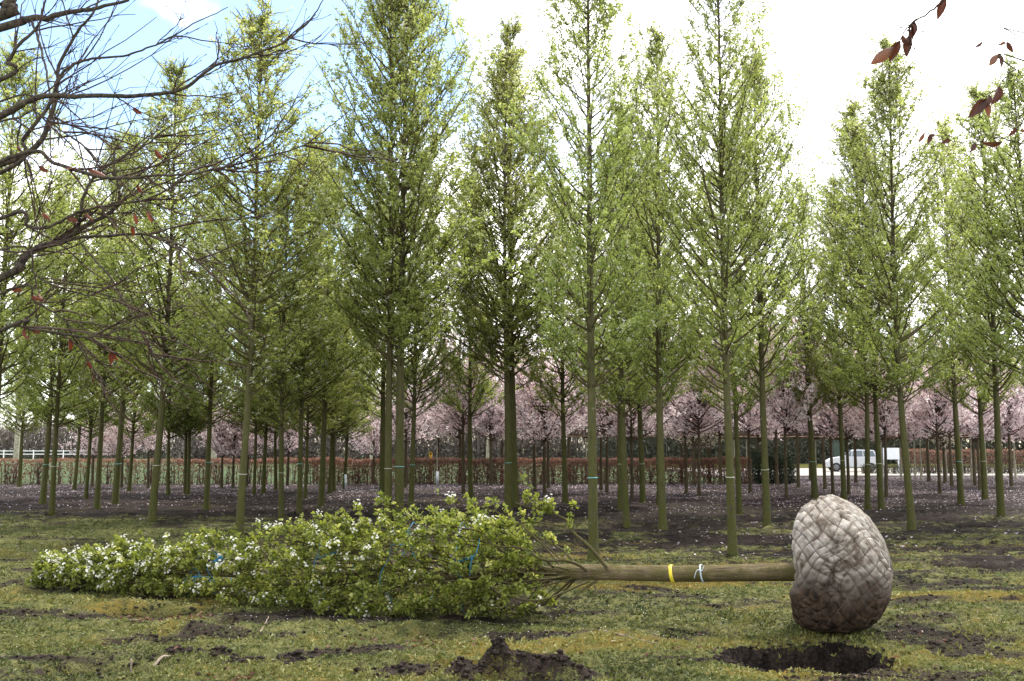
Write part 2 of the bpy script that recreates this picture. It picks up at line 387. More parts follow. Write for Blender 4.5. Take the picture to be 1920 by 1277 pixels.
def gz(x, y):
    x = np.asarray(x, float); y = np.asarray(y, float)
    fade = 1 - sstep(34, 46, y)
    z = 0.085 * (fbm(x * 0.45 + 3, y * 0.75, 4, 1) - 0.5) + 0.095 * (fbm(x * 1.1, y * 3.2, 4, 3) - 0.5) + 0.045 * (fbm(x * 6, y * 8, 3, 4) - 0.5) + .03 * (fbm(x * 15, y * 15, 2, 5) - .5) * (1 - sstep(12, 20, y))
    rid = np.abs(fbm(x * 1.1 + 40, y * 2.6, 3, 6) - 0.5) * 2
    z = z - 0.10 * (1 - sstep(0.0, 0.16, rid)) * (fbm(x * .5, y * .6, 2, 2))
    # clods on the open soil
    cl = sstep(0.55, 0.8, fbm(x * 3.2, y * 3.2, 3, 7)) * sstep(0.5, 0.65, fbm(x * .45 + 9, y * .6, 3, 5))
    z = z + 0.05 * cl
    for p, rx, ry, h in MOUNDS:
        z = z + blob(x, y, p, rx, ry, h) * (0.45 + 1.1 * fbm(x * 9, y * 9, 3, 2))
    for p, rx, ry, h in PITS:
        z = z + blob(x, y, p, rx, ry, h, 1.5) * (0.6 + 0.8 * fbm(x * 4, y * 4, 2, 3))
    z = z * fade
    m = np.exp(-((((x - 3.02) / .62) ** 2 + ((y - 9.42) / .55) ** 2) ** 2)); z = z * (1 - m) + .022 * m
    hm = hole_mask(x, y)
    return z - hm * (0.42 + 0.10 * (fbm(x * 5, y * 5, 3, 1) - 0.5))
def gzs(x, y): return float(gz(np.array([x]), np.array([y]))[0])

def cover(x, y):
    """how much moss / yellow moss / petal litter / bare soil lies where"""
    n1 = fbm(x * 0.55, y * 0.8, 4, 0); n2 = fbm(x * 0.9 + 20, y * 1.3, 4, 2); n3 = fbm(x * 0.35, y * 0.35 + 5, 3, 4)
    near = 1 - sstep(11.2, 18, y + x * 0.25 + 5.0 * (n3 - .5))
    left = (1 - sstep(-8, 0, x)) * (1 - sstep(20, 28, y))
    moss = np.maximum(near * 0.60, left * 0.60) + 0.75 * (n1 - 0.5) + 0.36 * (1 - sstep(20, 33, y)) * (.6 + .8 * sstep(.4, .6, fbm(x * .9, y * 1.6, 3, 1)))
    yel = (1 - sstep(15, 22, y)) * (0.24 + 1.7 * (n2 - 0.5))
    for px, py, rx, ry, h in ((1080, 1212, 1.15, .30, .5), (1820, 1120, 1.1, .5, .5), (1370, 1255, .55, .3, .55), (1640, 1265, .7, .25, .4), (130, 1020, 1.2, .6, .35), (1300, 1092, 1.6, .4, .35), (1120, 1100, 1., .4, .3)):
        yel = yel + blob(x, y, gp(px, py), rx, ry, h)
    for px, py, rx, ry, h in ((1780, 1180, 1.0, .35, .6), (1250, 1130, 1.6, .4, .35), (1330, 1185, .8, .3, .4), (700, 1160, 2.0, .35, .4), (120, 1235, .8, .18, .4)):
        moss = moss - blob(x, y, gp(px, py), rx, ry, h); yel = yel - blob(x, y, gp(px, py), rx, ry, h)
    pet = sstep(25, 33, y) * (1 - sstep(62, 70, y)) * (0.62 + 0.5 * (n2 - 0.5))
    hm = hole_mask(x, y)
    bare = (1 - sstep(1.0, 1.10, hole_q(x, y))) * 1.8
    for p, rx, ry, h in MOUNDS[:9]: bare = np.maximum(bare, blob(x, y, p, rx * 1.1, ry * 1.2, 1.0) * min(1, h / .05))
    for p, rx, ry, h in PITS: bare = np.maximum(bare, blob(x, y, p, rx * .95, ry * .95, .75, 1.5))
    bare = np.maximum(bare, np.maximum(sstep(0.53, 0.72, fbm(x * .8 + 31, y * 1.5 + 4, 4, 6)) * 0.66, sstep(.56, .74, fbm(x * .55 + 8, y * 3.1 + 2, 4, 3)) * .72))
    d2 = (y > 47.6) & (x < 11.5) | (y > 92)
    fld = np.where(d2, 1.0, 0.0)
    return moss, yel, pet, bare, fld

def build_ground():
    ys = [2.0]
    while ys[-1] < 62: ys.append(ys[-1] + max(0.034, ys[-1] * 0.0062))
    ys = [-14, -6, -1] + [y for y in ys] + list(np.geomspace(64, 900, 30))
    ys = np.array(ys); nx = 510
    u = np.linspace(-1, 1, nx); u = u * (0.72 + 0.28 * u * u)
    hw = np.where(ys < 60, np.maximum(ys, 2) * 0.66 + 3.5, np.maximum(ys, 2) * 1.6)
    hw = np.where(ys < 2, 14, hw)
    X = u[None, :] * hw[:, None]; Y = np.repeat(ys[:, None], nx, 1)
    Z = gz(X, Y)
    mo, ye, pe, ba, fl = (q.ravel() for q in cover(X, Y))
    v = np.stack([X, Y, Z], -1).reshape(-1, 3)
    ny = len(ys); i = (np.arange(ny - 1)[:, None] * nx + np.arange(nx - 1)[None]).ravel()
    f = np.stack([i, i + 1, i + nx + 1, i + nx], -1)
    mb = MB(); mb.add(v, f)
    o = link('ground', mb.mesh('ground', 'ground', True, dict(moss=mo, yellow=ye, petal=pe, bare=ba, field=fl)))
    tag(o, 'mossy dark soil of the tree nursery with ruts and holes', kind='structure')
build_ground()

# low weeds and moss cushions on the soil (nobody could count them)
def build_sprigs():
    n = 480000
    y = 6.2 + (32 - 6.2) * rng.random(n) ** 1.9
    x = (rng.random(n) * 2 - 1) * (y * 0.56 + 1.6)
    mo, ye, pe, ba, fl = cover(x, y)
    w = np.maximum(mo, ye) + 0.5 * (fbm(x * 5, y * 5, 3, 1) - 0.5)
    keep = (w > 0.42 + 0.45 * rng.random(n)) & (ba < 0.55 * rng.random(n) + .1)
    x, y, ye = x[keep], y[keep], ye[keep]
    n = min(len(x), 122000); x, y, ye = x[:n], y[:n], ye[:n]
    z = gz(x, y)
    mb = MB()
    k = 4
    X = np.repeat(x, k) + rng.normal(0, .006, n * k); Y = np.repeat(y, k) + rng.normal(0, .006, n * k); Z = np.repeat(z, k) - 0.003
    az = rng.random(n * k) * 2 * PI; el = rng.random(n * k) * 1.0 + 0.1
    d = np.stack([np.cos(az) * np.cos(el), np.sin(az) * np.cos(el), np.sin(el)], -1)
    ln = np.repeat(np.exp(rng.normal(0, .35, n)), k) * (0.017 + 0.010 * rng.random(n * k)) * (1 + np.maximum(0, Y - 9) * 0.035)
    s = unit(np.cross(d, rng.normal(size=d.shape))) * (ln * 0.33)[:, None]
    b = np.stack([X, Y, Z], -1)
    v = np.stack([b - s * .5, b + d * ln[:, None] * .55 + s, b + d * ln[:, None]], 1).reshape(-1, 3)
    f = np.arange(n * k * 3).reshape(-1, 3)
    tone = np.clip(0.36 + 0.55 * (np.repeat(ye, k) - 0.35) + rng.normal(0, .13, n * k), 0, 1)
    mb.add(v, f, np.repeat(tone, 3))
    o = link('ground_cover', mb.mesh('ground_cover', 'sprig'))
    tag(o, 'low green and yellow moss and weeds covering the soil', 'ground cover', kind='stuff')
    # taller grassy weeds
    mb = MB(); cl = []
    spots = [(gp(px, py), r, m_) for px, py, r, m_ in ((1400, 1165, .16, 60), (1245, 1290, .2, 30), (1640, 1222, .22, 70), (1560, 1203, .16, 50), (125, 1245, .10, 40), (1830, 1185, .15, 50), (70, 1213, .08, 25), (390, 950, .25, 40),
             (1425, 1205, .22, 50), (1480, 1208, .2, 40), (1690, 1210, .25, 40), (1400, 1062, .3, 50), (1120, 1050, .3, 60), (460, 1000, .3, 50), (1790, 1040, .4, 50), (1350, 1180, .3, 50), (1150, 1160, .4, 50), (1850, 1080, .4, 60), (60, 960, .4, 50))]
    for p, r, m_ in spots:
        xx = p.x + rng.normal(0, r, m_); yy = p.y + rng.normal(0, r * .7, m_)
        ok = hole_mask(xx, yy) < 0.3; xx, yy = xx[ok], yy[ok]
        cl.append(np.stack([xx, yy, gz(xx, yy)], -1))
    c = np.repeat(np.concatenate(cl), 4, 0); n = len(c)
    az = rng.random(n) * 2 * PI; el = 0.5 + rng.random(n) * .9
    d = np.stack([np.cos(az) * np.cos(el), np.sin(az) * np.cos(el), np.sin(el)], -1)
    leaves(mb, c, d, rng.normal(size=d.shape), 0.025 + .03 * rng.random(n), 0.008 + .010 * rng.random(n), np.clip(rng.normal(.5, .12, n), 0, 1))
    o = link('weed', mb.mesh('weed', 'sprig')); tag(o, 'scattered upright green weeds on the mossy soil', 'weeds', kind='stuff')
build_sprigs()

def build_litter():
    # blossom petals under the far trees
    n = 160000
    y = 14 + (64 - 14) * rng.random(n); x = (rng.random(n) * 2 - 1) * (y * 0.56 + 2)
    d = (.10 + .90 * sstep(25, 36, y)) * (0.25 + 1.3 * sstep(0.42, 0.62, fbm(x * .5, y * .7, 3, 3)))
    d = d * np.where((y > 47) & (x < 12), 0, 1) * (0.45 + 0.55 * sstep(-14, 4, x))
    d = np.where((y > 58) & (x > 15) & (x < 27), 0, d)
    keep = rng.random(n) < d * (0.5 + .45 * sstep(33, 38, y))
    x, y = x[keep], y[keep]; n = len(x)
    c = np.stack([x, y, gz(x, y) + 0.006 + .01 * rng.random(n)], -1)
    az = rng.random(n) * 2 * PI
    dd = np.stack([np.cos(az), np.sin(az), rng.normal(0, .35, n)], -1)
    mb = MB(); leaves(mb, c, dd, np.stack([rng.normal(0, .4, n), rng.normal(0, .4, n), np.ones(n)], -1), .045 + .035 * rng.random(n), .03 + .02 * rng.random(n), rng.random(n) ** 1.1)
    o = link('petal_litter', mb.mesh('petal_litter', 'fallen_petal')); tag(o, 'fallen pale pink petals strewn over the dark soil', 'petals', kind='stuff')
    # brown leaves and white specks in the foreground
    mb = MB(); xs = []; ys = []
    for px, py, rx, ry, m_ in ((310, 1157, .28, .07, 110), (255, 1158, .15, .05, 25), (790, 1207, .25, .05, 40), (695, 1200, .05, .03, 7), (440, 1272, .2, .06, 20), (1000, 1250, .3, .1, 14), (1250, 1218, 1.2, .3, 40), (1700, 1200, 1., .5, 40), (700, 1260, 1.5, .3, 25), (250, 1220, .8, .4, 25)):
        p = gp(px, py); xs.append(p.x + rng.normal(0, rx, m_)); ys.append(p.y + rng.normal(0, ry, m_))
    x = np.concatenate(xs); y = np.concatenate(ys); n = len(x)
    c = np.stack([x, y, gz(x, y) + .012], -1); az = rng.random(n) * 2 * PI
    leaves6(mb, c, np.stack([np.cos(az), np.sin(az), rng.normal(.1, .3, n)], -1), np.stack([rng.normal(0, .5, n), rng.normal(0, .5, n), np.ones(n)], -1), .03 + .025 * rng.random(n), .02 + .012 * rng.random(n), rng.random(n))
    o = link('leaf_litter', mb.mesh('leaf_litter', 'dead_leaf')); tag(o, 'withered brown leaves lying in the hollows of the soil', 'leaves', kind='stuff')
    mb = MB(); n = 1500
    x = rng.normal(.2, 2.6, n); y = 9.3 + np.abs(rng.normal(0, 2.2, n)) - .5 * rng.random(n)
    c = np.stack([x, y, gz(x, y) + .012], -1); az = rng.random(n) * 2 * PI
    leaves(mb, c, np.stack([np.cos(az), np.sin(az), rng.normal(.1, .3, n)], -1), np.stack([rng.normal(0, .5, n), rng.normal(0, .5, n), np.ones(n)], -1), .007 + .006 * rng.random(n), .007 + .004 * rng.random(n), rng.random(n))
    o = link('pear_petal', mb.mesh('pear_petal', 'white_petal')); tag(o, 'tiny white petals shaken onto the soil around the felled tree', 'petals', kind='stuff')
build_litter()

# crumbs and clods of soil
def build_clods():
    mb = MB()
    ico = bmesh.new(); bmesh.ops.create_icosphere(ico, subdivisions=1, radius=1.0)
    iv = np.array([v.co[:] for v in ico.verts]); jf = np.array([[v.index for v in f.verts] for f in ico.faces]); ico.free()
    pts = []
    for p, rx, ry, h in MOUNDS[:9]:
        for _ in range(36): pts.append((p.x + random.gauss(0, rx * .8), p.y + random.gauss(0, ry * .8), random.uniform(.006, .026)))
    for _ in range(240):
        a = random.random() * 2 * PI; r = random.uniform(.97, 1.25)
        pts.append((HOLE.x + HRX * r * math.cos(a), HOLE.y + HRY * r * math.sin(a), random.uniform(.006, .02)))
    for p, rx, ry, h in PITS[:4] + PITS[5:9]:
        for _ in range(40): pts.append((p.x + random.gauss(0, rx), p.y + random.gauss(0, ry), random.uniform(.006, .02)))
    for _ in range(700):
        y = random.uniform(7, 20); x = random.uniform(-1, 1) * y * .52
        pts.append((x, y, random.uniform(.005, .017)))
    for x, y, s in pts:
        v = iv * s * (1 + rng.normal(0, .22, (len(iv), 1))) * np.array([1.2, 1, .75])
        mb.add(v + np.array([x, y, gzs(x, y) + s * .25]), jf)
    cv = np.array([(x, y, z) for z in (-1, 1) for y in (-1, 1) for x in (-1, 1)]) * .6; cf = np.array([(0, 2, 3, 1), (4, 5, 7, 6), (0, 1, 5, 4), (2, 6, 7, 3), (0, 4, 6, 2), (1, 3, 7, 5)])
    n = 90000; y = 6.5 + 14 * rng.random(n) ** 1.5; x = (rng.random(n) * 2 - 1) * (y * .54 + 1)
    ba = cover(x, y)[3]; ok = (ba > .35 + .3 * rng.random(n)) & (hole_q(x, y) > .98); x, y = x[ok][:9000], y[ok][:9000]; n = len(x)
    sz = .006 + .017 * rng.random(n) ** 2.5; zz = gz(x, y) + sz * .15
    v = cv[None] * sz[:, None, None] * (1 + rng.normal(0, .25, (n, 8, 3))) * np.array([1.2, 1.1, .8]) + np.stack([x, y, zz], -1)[:, None]
    mb.add(v.reshape(-1, 3), (cf[None] + (np.arange(n) * 8)[:, None, None]).reshape(-1, 4))
    m, t = new_mat('clod_soil'); b = NB(t); co = b.n('ShaderNodeTexCoord').outputs['Object']
    n = b.noise(co, 45, 4); b.out(b.pbsdf(b.ramp(n, [(.3, (.010, .0075, .006)), (.7, (.045, .034, .027))]), .95, b.bump(b.noise(co, 150, 3), .8, .01), .1)); M['clod'] = m
    o = link('soil_clod', mb.mesh('soil_clod', 'clod', True)); tag(o, 'crumbs and clods of dark soil around the ruts and holes', 'soil', kind='stuff')
build_clods()

# ------------------------------------------------------------------ pear trees
def lean_curve(seed, t, amp):
    return amp * (np.sin(t * 2.3 + seed) * .5 + np.sin(t * 5.1 + seed * 2.7) * .22 - math.sin(seed) * .5 - math.sin(seed * 2.7) * .22)

H0 = 10.0
def crown_profile(t):
    return np.interp(t, [0, .06, .2, .4, .6, .78, .9, 1.0], [.72, .98, 1.05, .95, .74, .46, .22, .05])

def pear_variant(k, nleaf=40000, ztop=H0, z0=2.45):
    """branches, leaves and blossom of one 10 m pear with a crown radius of 1 m"""
    r = np.random.default_rng(500 + k)
    nb = 150
    t = np.sort(r.random(nb) ** 1.12); z = z0 + t * (ztop - z0) * .97
    az = np.arange(nb) * 2.39996 + r.normal(0, .35, nb)
    R = crown_profile(t) * (0.60 + 0.55 * r.random(nb)); R[r.random(nb) < .08] *= 1.2
    up = np.interp(t, [0, .3, 1], [1.0, 1.35, 1.9]) * (0.75 + .5 * r.random(nb))       # rise per metre outwards
    P = 7; u = np.linspace(0, 1, P)
    rad = R[:, None] * (u ** .92)[None]
    hgt = (R * up)[:, None] * (u ** 1.25)[None]
    hgt = np.minimum(hgt, (ztop + .05 + .75 * r.random(nb) ** 2 - z)[:, None] * (0.15 + .85 * u[None]))
    wob = np.cumsum(r.normal(0, .028, (nb, P, 3)), 1) * u[None, :, None]
    cx = lean_curve(k * 1.7, z / H0, .10); cy = lean_curve(k * 2.9 + 1, z / H0, .10)
    pts = np.stack([cx[:, None] + np.cos(az)[:, None] * rad, cy[:, None] + np.sin(az)[:, None] * rad, z[:, None] + hgt], -1) + wob
    thick = (0.007 + 0.0135 * R * (1 - t * .55))[:, None] * (1 - .78 * u)[None]
    mbb = MB(); tubes(mbb, pts, thick, 4)
    # twigs
    nt_ = 9; N = nb * nt_
    bi = np.repeat(np.arange(nb), nt_); s = 0.30 + 0.70 * r.random(N) ** .8
    fi = s * (P - 1); i0 = np.minimum(fi.astype(int), P - 2); fr = (fi - i0)[:, None]
    o = pts[bi, i0] * (1 - fr) + pts[bi, i0 + 1] * fr
    tan = unit(pts[bi, i0 + 1] - pts[bi, i0])
    side = unit(np.cross(tan, r.normal(size=(N, 3))))
    d = unit(tan * .75 + side * (.55 + .4 * r.random((N, 1))) + np.array([0, 0, .30]))
    ln = (0.16 + 0.34 * r.random(N)) * (0.55 + .6 * R[bi])
    tu = np.linspace(0, 1, 3)
    tp = o[:, None] + d[:, None] * (ln[:, None] * tu[None])[..., None] + np.array([0, 0, 1.0]) * (ln[:, None] * .18 * tu[None] ** 2)[..., None]
    tubes(mbb, tp, np.broadcast_to(np.array([.0055, .004, .002]), (N, 3)), 3)
    # leaf rosettes on the twigs and along the outer branches
    nr = nleaf // 5
    wgt = (ln + .08) * np.interp(t[bi], [0, .15, .6, 1], [1.7, 1.45, 0.80, .16]); wgt /= wgt.sum()
    ti = r.choice(N, nr, p=wgt); q = r.random(nr) ** .7
    c = tp[ti, 0] + (tp[ti, 2] - tp[ti, 0]) * q[:, None]
    on = r.random(nr) < .22
    b2 = r.integers(0, nb, nr); s2 = (.25 + .75 * r.random(nr)) * (P - 1); j = np.minimum(s2.astype(int), P - 2)
    c2 = pts[b2, j] + (pts[b2, j + 1] - pts[b2, j]) * (s2 - j)[:, None]
    c = np.where(on[:, None], c2, c) + r.normal(0, .018, (nr, 3))
    tone = np.clip(r.normal(.42, .16, nr) + .22 * (c[:, 2] - 5) / 5, 0, 1)  # paler up the crown: backlight and blossom put into the leaf colour
    m5 = 5
    cc = np.repeat(c, m5, 0); n = len(cc)
    dd = unit(r.normal(size=(n, 3)) + np.array([0, 0, .35]) + np.repeat(d[ti], m5, 0) * .5)
    cc = cc + dd * .012
    sz = np.repeat(.8 + .4 * r.random(nr), m5)
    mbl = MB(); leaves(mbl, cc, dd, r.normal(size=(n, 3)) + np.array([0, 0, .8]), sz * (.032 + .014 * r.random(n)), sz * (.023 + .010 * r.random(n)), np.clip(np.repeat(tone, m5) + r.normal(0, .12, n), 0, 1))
    # blossom
    nf = 600
    pick = r.choice(nr, nf, p=np.full(nr, 1 / nr)); cf = c[pick] + np.array([0, 0, .02])
    cf = np.repeat(cf, 5, 0) + r.normal(0, .020, (nf * 5, 3))
    mbf = MB(); flowers(mbf, cf, r.normal(size=(nf * 5, 3)) * .7 + np.array([0, 0, .6]), .030 + .012 * r.random(nf * 5), r.random(nf * 5))
    return (mbb.mesh('pear_branches', 'twig', True), mbl.mesh('pear_foliage', 'pear_leaf'), mbf.mesh('pear_blossom', 'white_petal'))

NV = 6
PEARS = [pear_variant(k) for k in range(NV)]

def trunk_mesh(name, Ht, r0, mat, seed, w=1.0, sides=14, amp=.10, tip=.012, flare=.35, rings=26):
    t = np.linspace(0, 1, rings) ** 1.4
    z = t * Ht
    rr = np.maximum(r0 * (1 - .86 * t ** .9), tip) * (1 + flare * np.exp(-z / .10))
    cx = lean_curve(seed * 1.7, z / Ht, amp) * w; cy = lean_curve(seed * 2.9 + 1, z / Ht, amp) * w
    ang = np.arange(sides) * 2 * PI / sides
    lump = 1 + .05 * np.sin(ang[None] * 3 + z[:, None] * 1.3 + seed) + .03 * np.sin(ang[None] * 5 - z[:, None] * 2.1 + seed * 3)
    lump = lump + flare * .35 * np.exp(-z / .10)[:, None] * np.sin(ang[None] * 4 + seed)
    z = z.copy(); z[0] = -0.12
    v = np.stack([cx[:, None] + rr[:, None] * lump * np.cos(ang), cy[:, None] + rr[:, None] * lump * np.sin(ang), np.repeat(z[:, None], sides, 1)], -1).reshape(-1, 3)
    mb = MB(); base = (np.arange(rings - 1) * sides)[:, None]; k = np.arange(sides); k2 = (k + 1) % sides
    mb.add(v, np.stack([base + k, base + k2, base + sides + k2, base + sides + k], -1).reshape(-1, 4))
    mb.add(v[-sides:], np.arange(sides)[None])
    return mb.mesh(name, mat, True)

def ring_mesh(name, r, thick, hgt, mat, n=20):
    """a flat band"""
    a = np.linspace(0, 2 * PI, n, endpoint=False); mb = MB()
    rings = [(r, -hgt), (r + thick, -hgt), (r + thick, hgt), (r, hgt)]
    v = np.concatenate([np.stack([q * np.cos(a), q * np.sin(a), np.full(n, h)], -1) for q, h in rings])
    k = np.arange(n); k2 = (k + 1) % n
    f = np.concatenate([np.stack([i * n + k, i * n + k2, ((i + 1) % 4) * n + k2, ((i + 1) % 4) * n + k], -1) for i in range(4)])
    mb.add(v, f); return mb.mesh(name, mat, True)

def pear_tree(px, py, ytop=None, half=None, tw=None, k=0, label=None, group=None, tie=None, lean=(0, 0), H=None, spin=None, cbase=None):
    p = gp(px, py); d = p.y
    if H is None: H = at(px, ytop, d).z if ytop is not None else random.uniform(8.0, 9.8)
    w = half * 1.27 * d / F if half else random.uniform(1.25, 1.55)
    r0 = tw * d / F / 2 if tw else random.uniform(.066, .088)
    k = k % NV; z = gzs(p.x, p.y)
    t = empty('pear_tree', (p.x, p.y, z), 0, label, 'pear tree', group)
    t.rotation_euler = (lean[1], lean[0], 0)
    sp = random.uniform(0, 6.28) if spin is None else spin
    trunk = link('trunk', trunk_mesh('trunk', H * .97, r0, 'mossy_bark', k, w), t); trunk.rotation_euler = (0, 0, sp)
    s = H / H0
    for nm, me in zip(('branches', 'foliage', 'blossom'), PEARS[k]):
        o = link(nm, me, t); o.scale = (w, w, s); o.rotation_euler = (0, 0, sp)
        if nm != 'branches': o['kind'] = 'stuff'
    if tie:
        hz = 1.22 + random.uniform(-.05, .05)
        th = hz / (H * .97); rr = r0 * (1 - .86 * th ** .9) * 1.06
        c_ = Vector((float(lean_curve(k * 1.7, np.array([th]), .10)[0]) * w, float(lean_curve(k * 2.9 + 1, np.array([th]), .10)[0]) * w, hz))
        c_.rotate(Matrix.Rotation(sp, 3, 'Z'))
        o = link('tie', ring_mesh('tie', rr * .98, .006, .008, tie), t, c_); o.rotation_euler = (random.uniform(-.06, .06), random.uniform(-.06, .06), 0)
    return t

GP = 'pear trees standing in rows'
T, W_ = 'tie_teal', 'tie_grey'
# the ones that can be told apart
named = [
 (448, 1003, -8, 122, 15.5, 0, 'tall slim pear tree just behind the white blossoming tip half of the felled tree', W_, (.012, 0)),
 (727, 980, -190, 105, 15, 1, 'slimmer trunk of the close pair of tall pears behind the felled crown', W_, (-.002, 0)),
 (748, 980, -150, 105, 18.5, 2, 'thicker trunk of the close pair of tall pears behind the felled crown', T, (.004, 0)),
 (953, 956, 95, 88, 14, 3, 'front tree of two overlapping pear trunks behind the felled crown base', T, (-.010, 0)),
 (967, 951, 30, 95, 14, 4, 'rear tree of two overlapping pear trunks behind the felled crown base', None, (-.010, 0)),
 (1113, 1046, -190, 100, 19.5, 5, 'thick barked pear tree beside the bare start of the felled trunk', T, (-.004, 0)),
 (1375, 1040, -150, 98, 17.0, 6, 'tall pear tree right behind the felled trunk, beside the wrapped root ball', W_, (-.004, 0)),
 (1438, 985, 85, 85, 14.5, 0, 'pear tree behind the felled trunk, next in line before the root ball', W_, (-.006, 0)),
 (1243, 992, 45, 88, 15, 1, 'pear tree in the second row midway along the bare felled trunk', None, (-.006, 0)),
 (1710, 993, 70, 96, 14.5, 2, 'pear tree with a mossy green trunk just beyond the root ball', None, (-.010, 0)),
 (1878, 970, 150, 82, 14.5, 3, 'dark trunked pear tree with a flared base on a raised soil mound', None, (-.012, 0)),
 (285, 978, 105, 100, 14.5, 4, 'leaning pear tree with a pale string tie beside a shallow dark pit', W_, (.022, 0)),
 (97, 965, 320, 85, 11, 5, 'pear tree crossed by the lowest drooping twigs of the bare beech', W_, (.020, 0)),
]
for px, py, yt, hf, tw, k, lab, tie, ln in named:
    pear_tree(px, py, yt, hf, tw, k, lab, GP, tie, ln)
pear_tree(-22, 985, 70, 110, 16, 6, 'tall pear tree half hidden behind the bare beech boughs', GP, None, (.01, 0))
pear_tree(1950, 985, 105, 95, 15, 0, 'pear tree whose crown edge shows past the hanging brown leaves', GP, None, (-.01, 0))
mid = [(80, 942, 360, 62, 'pear tree close behind the one crossed by the lowest beech twigs'),
       (182, 955, 250, 72, 'pear tree between the leaning string tied pear and the beech twigs'), (216, 943, 235, 66, 'pear tree a step behind the leaning string tied pear'),
       (387, 955, 330, 72, 'lone pear tree between the leaning pear and the slim one behind the blossoming tip'),
       (528, 965, 300, 72, 'first pear tree past the slim pear that stands behind the blossoming tip'), (561, 962, 235, 80, 'tall middle row pear beside another of equal height before the close pair'),
       (602, 950, 270, 66, 'middle row pear tree nearest to the close pair of tall pears'), (717, 935, 330, 62, 'pear tree nearly hidden behind the slimmer trunk of the close pair'),
       (770, 955, 300, 72, 'pear tree standing just behind the thicker trunk of the close pair'), (883, 938, 330, 66, 'pear tree with low vase shaped limbs before the two overlapping trunks'),
       (1060, 944, 330, 66, 'pear tree with one low side limb between overlapping trunks and thick barked pear'), (1163, 958, 260, 74, 'rear pear of the touching trunks just past the thick barked pear'),
       (1175, 980, 190, 74, 'front pear of the touching trunks just past the thick barked pear'), (1205, 943, 330, 60, 'slim forked pear in the gap after the touching trunks'),
       (1237, 948, 280, 62, 'pear tree hidden behind the second row pear midway along the felled trunk'), (1387, 965, 260, 72, 'pear tree half hidden behind the tall pear beside the root ball'),
       (1528, 935, 345, 48, 'thin short pear tree whose trunk meets the top of the root ball'), (1583, 937, 330, 60, 'pear tree crossing the bonnet of the parked car'),
       (1627, 955, 185, 74, 'dark pear trunk crossing the rear of the parked car'), (1653, 955, 240, 66, 'pear trunk standing in front of the white notice board'),
       (1803, 947, 215, 66, 'pear tree with a low curved fork before the farther brown hedge'), (1847, 937, 320, 60, 'pear tree next to the dark trunked pear with the flared base')]
for i, (px, py, yt, hf, lab) in enumerate(mid):
    pear_tree(px, py, yt, hf, random.uniform(10, 12.5), i + 2, lab, GP, random.choice([T, W_, None]), (-(px - 960) * 1.2e-5 + random.gauss(0, .006), random.gauss(0, .006)))
far = [(36, 913), (139, 918), (161, 934), (242, 922), (315, 927), (347, 925), (353, 926), (476, 927), (494, 926), (517, 918), (572, 935), (617, 926), (626, 923), (645, 917), (869, 925), (1003, 921), (1021, 927), (1127, 919), (1138, 923), (1185, 937), (1287, 927), (1311, 932), (1407, 923), (1475, 933), (1562, 925), (1592, 928), (1662, 933), (1763, 928), (1838, 918)]
pink_far = [q for q in far if q[0] > 655]; far = [q for q in far if q[0] <= 655]
for i, (px, py) in enumerate(far):
    lab, grp = (('slender far row pear tree in front of the thin see-through hedge', 'far pears before the thin hedge') if px < 600 else
                ('slender far row pear tree at the start of the rust brown hedge', 'far pears before the brown hedge'))
    pear_tree(px, py, None, None, random.uniform(6.2, 8.2), i + 1, lab, grp, None, (random.gauss(0, .008), random.gauss(0, .008)), H=random.uniform(6.2, 7.8) + (1.2 if px < 700 else 0))

# ------------------------------------------------------------------ pink flowering trees and trained trees
def cherry_variant(k, petal, nfl=4600):
    """vase-shaped crown, unit: 6.6 m tall, crown from 2 m"""
    r = np.random.default_rng(900 + k); nb = 46
    az = np.arange(nb) * 2.39996 + r.normal(0, .4, nb); t = r.random(nb); z = 1.95 + 1.6 * t
    R = (1.9 - .9 * t) * (.6 + .5 * r.random(nb)); up = .35 + 2.0 * t + .9 * r.random(nb)
    P = 6; u = np.linspace(0, 1, P)
    pts = np.stack([np.cos(az)[:, None] * R[:, None] * u, np.sin(az)[:, None] * R[:, None] * u, z[:, None] + (R * up)[:, None] * u ** 1.4], -1)
    pts[..., 2] = np.minimum(pts[..., 2], 6.4 + .4 * r.random((nb, 1)))
    pts += np.cumsum(r.normal(0, .045, pts.shape), 1) * u[None, :, None]
    mb = MB(); tubes(mb, pts, (.024 * (1 - .75 * u))[None] * np.ones((nb, 1)), 4)
    N = nb * 14; bi = np.repeat(np.arange(nb), 14); s = (.2 + .8 * r.random(N)) * (P - 1); j = np.minimum(s.astype(int), P - 2)
    o = pts[bi, j] + (pts[bi, j + 1] - pts[bi, j]) * (s - j)[:, None]
    d = unit(unit(pts[bi, j + 1] - pts[bi, j]) * .6 + r.normal(size=(N, 3)) * .6 + np.array([0, 0, .1])); ln = .25 + .5 * r.random(N)
    tu = np.linspace(0, 1, 3); tp = o[:, None] + d[:, None] * (ln[:, None] * tu)[..., None]
    tubes(mb, tp, np.broadcast_to(np.array([.008, .006, .003]), (N, 3)), 3)
    ti = r.integers(0, N, nfl); c = tp[ti, 0] + (tp[ti, 2] - tp[ti, 0]) * r.random((nfl, 1)) + r.normal(0, .05, (nfl, 3))
    c[:, 2] = np.maximum(c[:, 2], 1.95 + .25 * r.random(nfl))
    mf = MB(); tone = np.repeat(r.random(nfl), 3); c = np.repeat(c, 3, 0) + r.normal(0, .03, (nfl * 3, 3)); n = len(c)
    dd = unit(r.normal(size=(n, 3)))
    leaves(mf, c, dd, r.normal(size=(n, 3)), .05 + .04 * r.random(n), .045 + .03 * r.random(n), np.clip(tone + r.normal(0, .15, n), 0, 1))
    return mb.mesh('cherry_branches', 'cherry_twig', True), mf.mesh('cherry_blossom', petal)
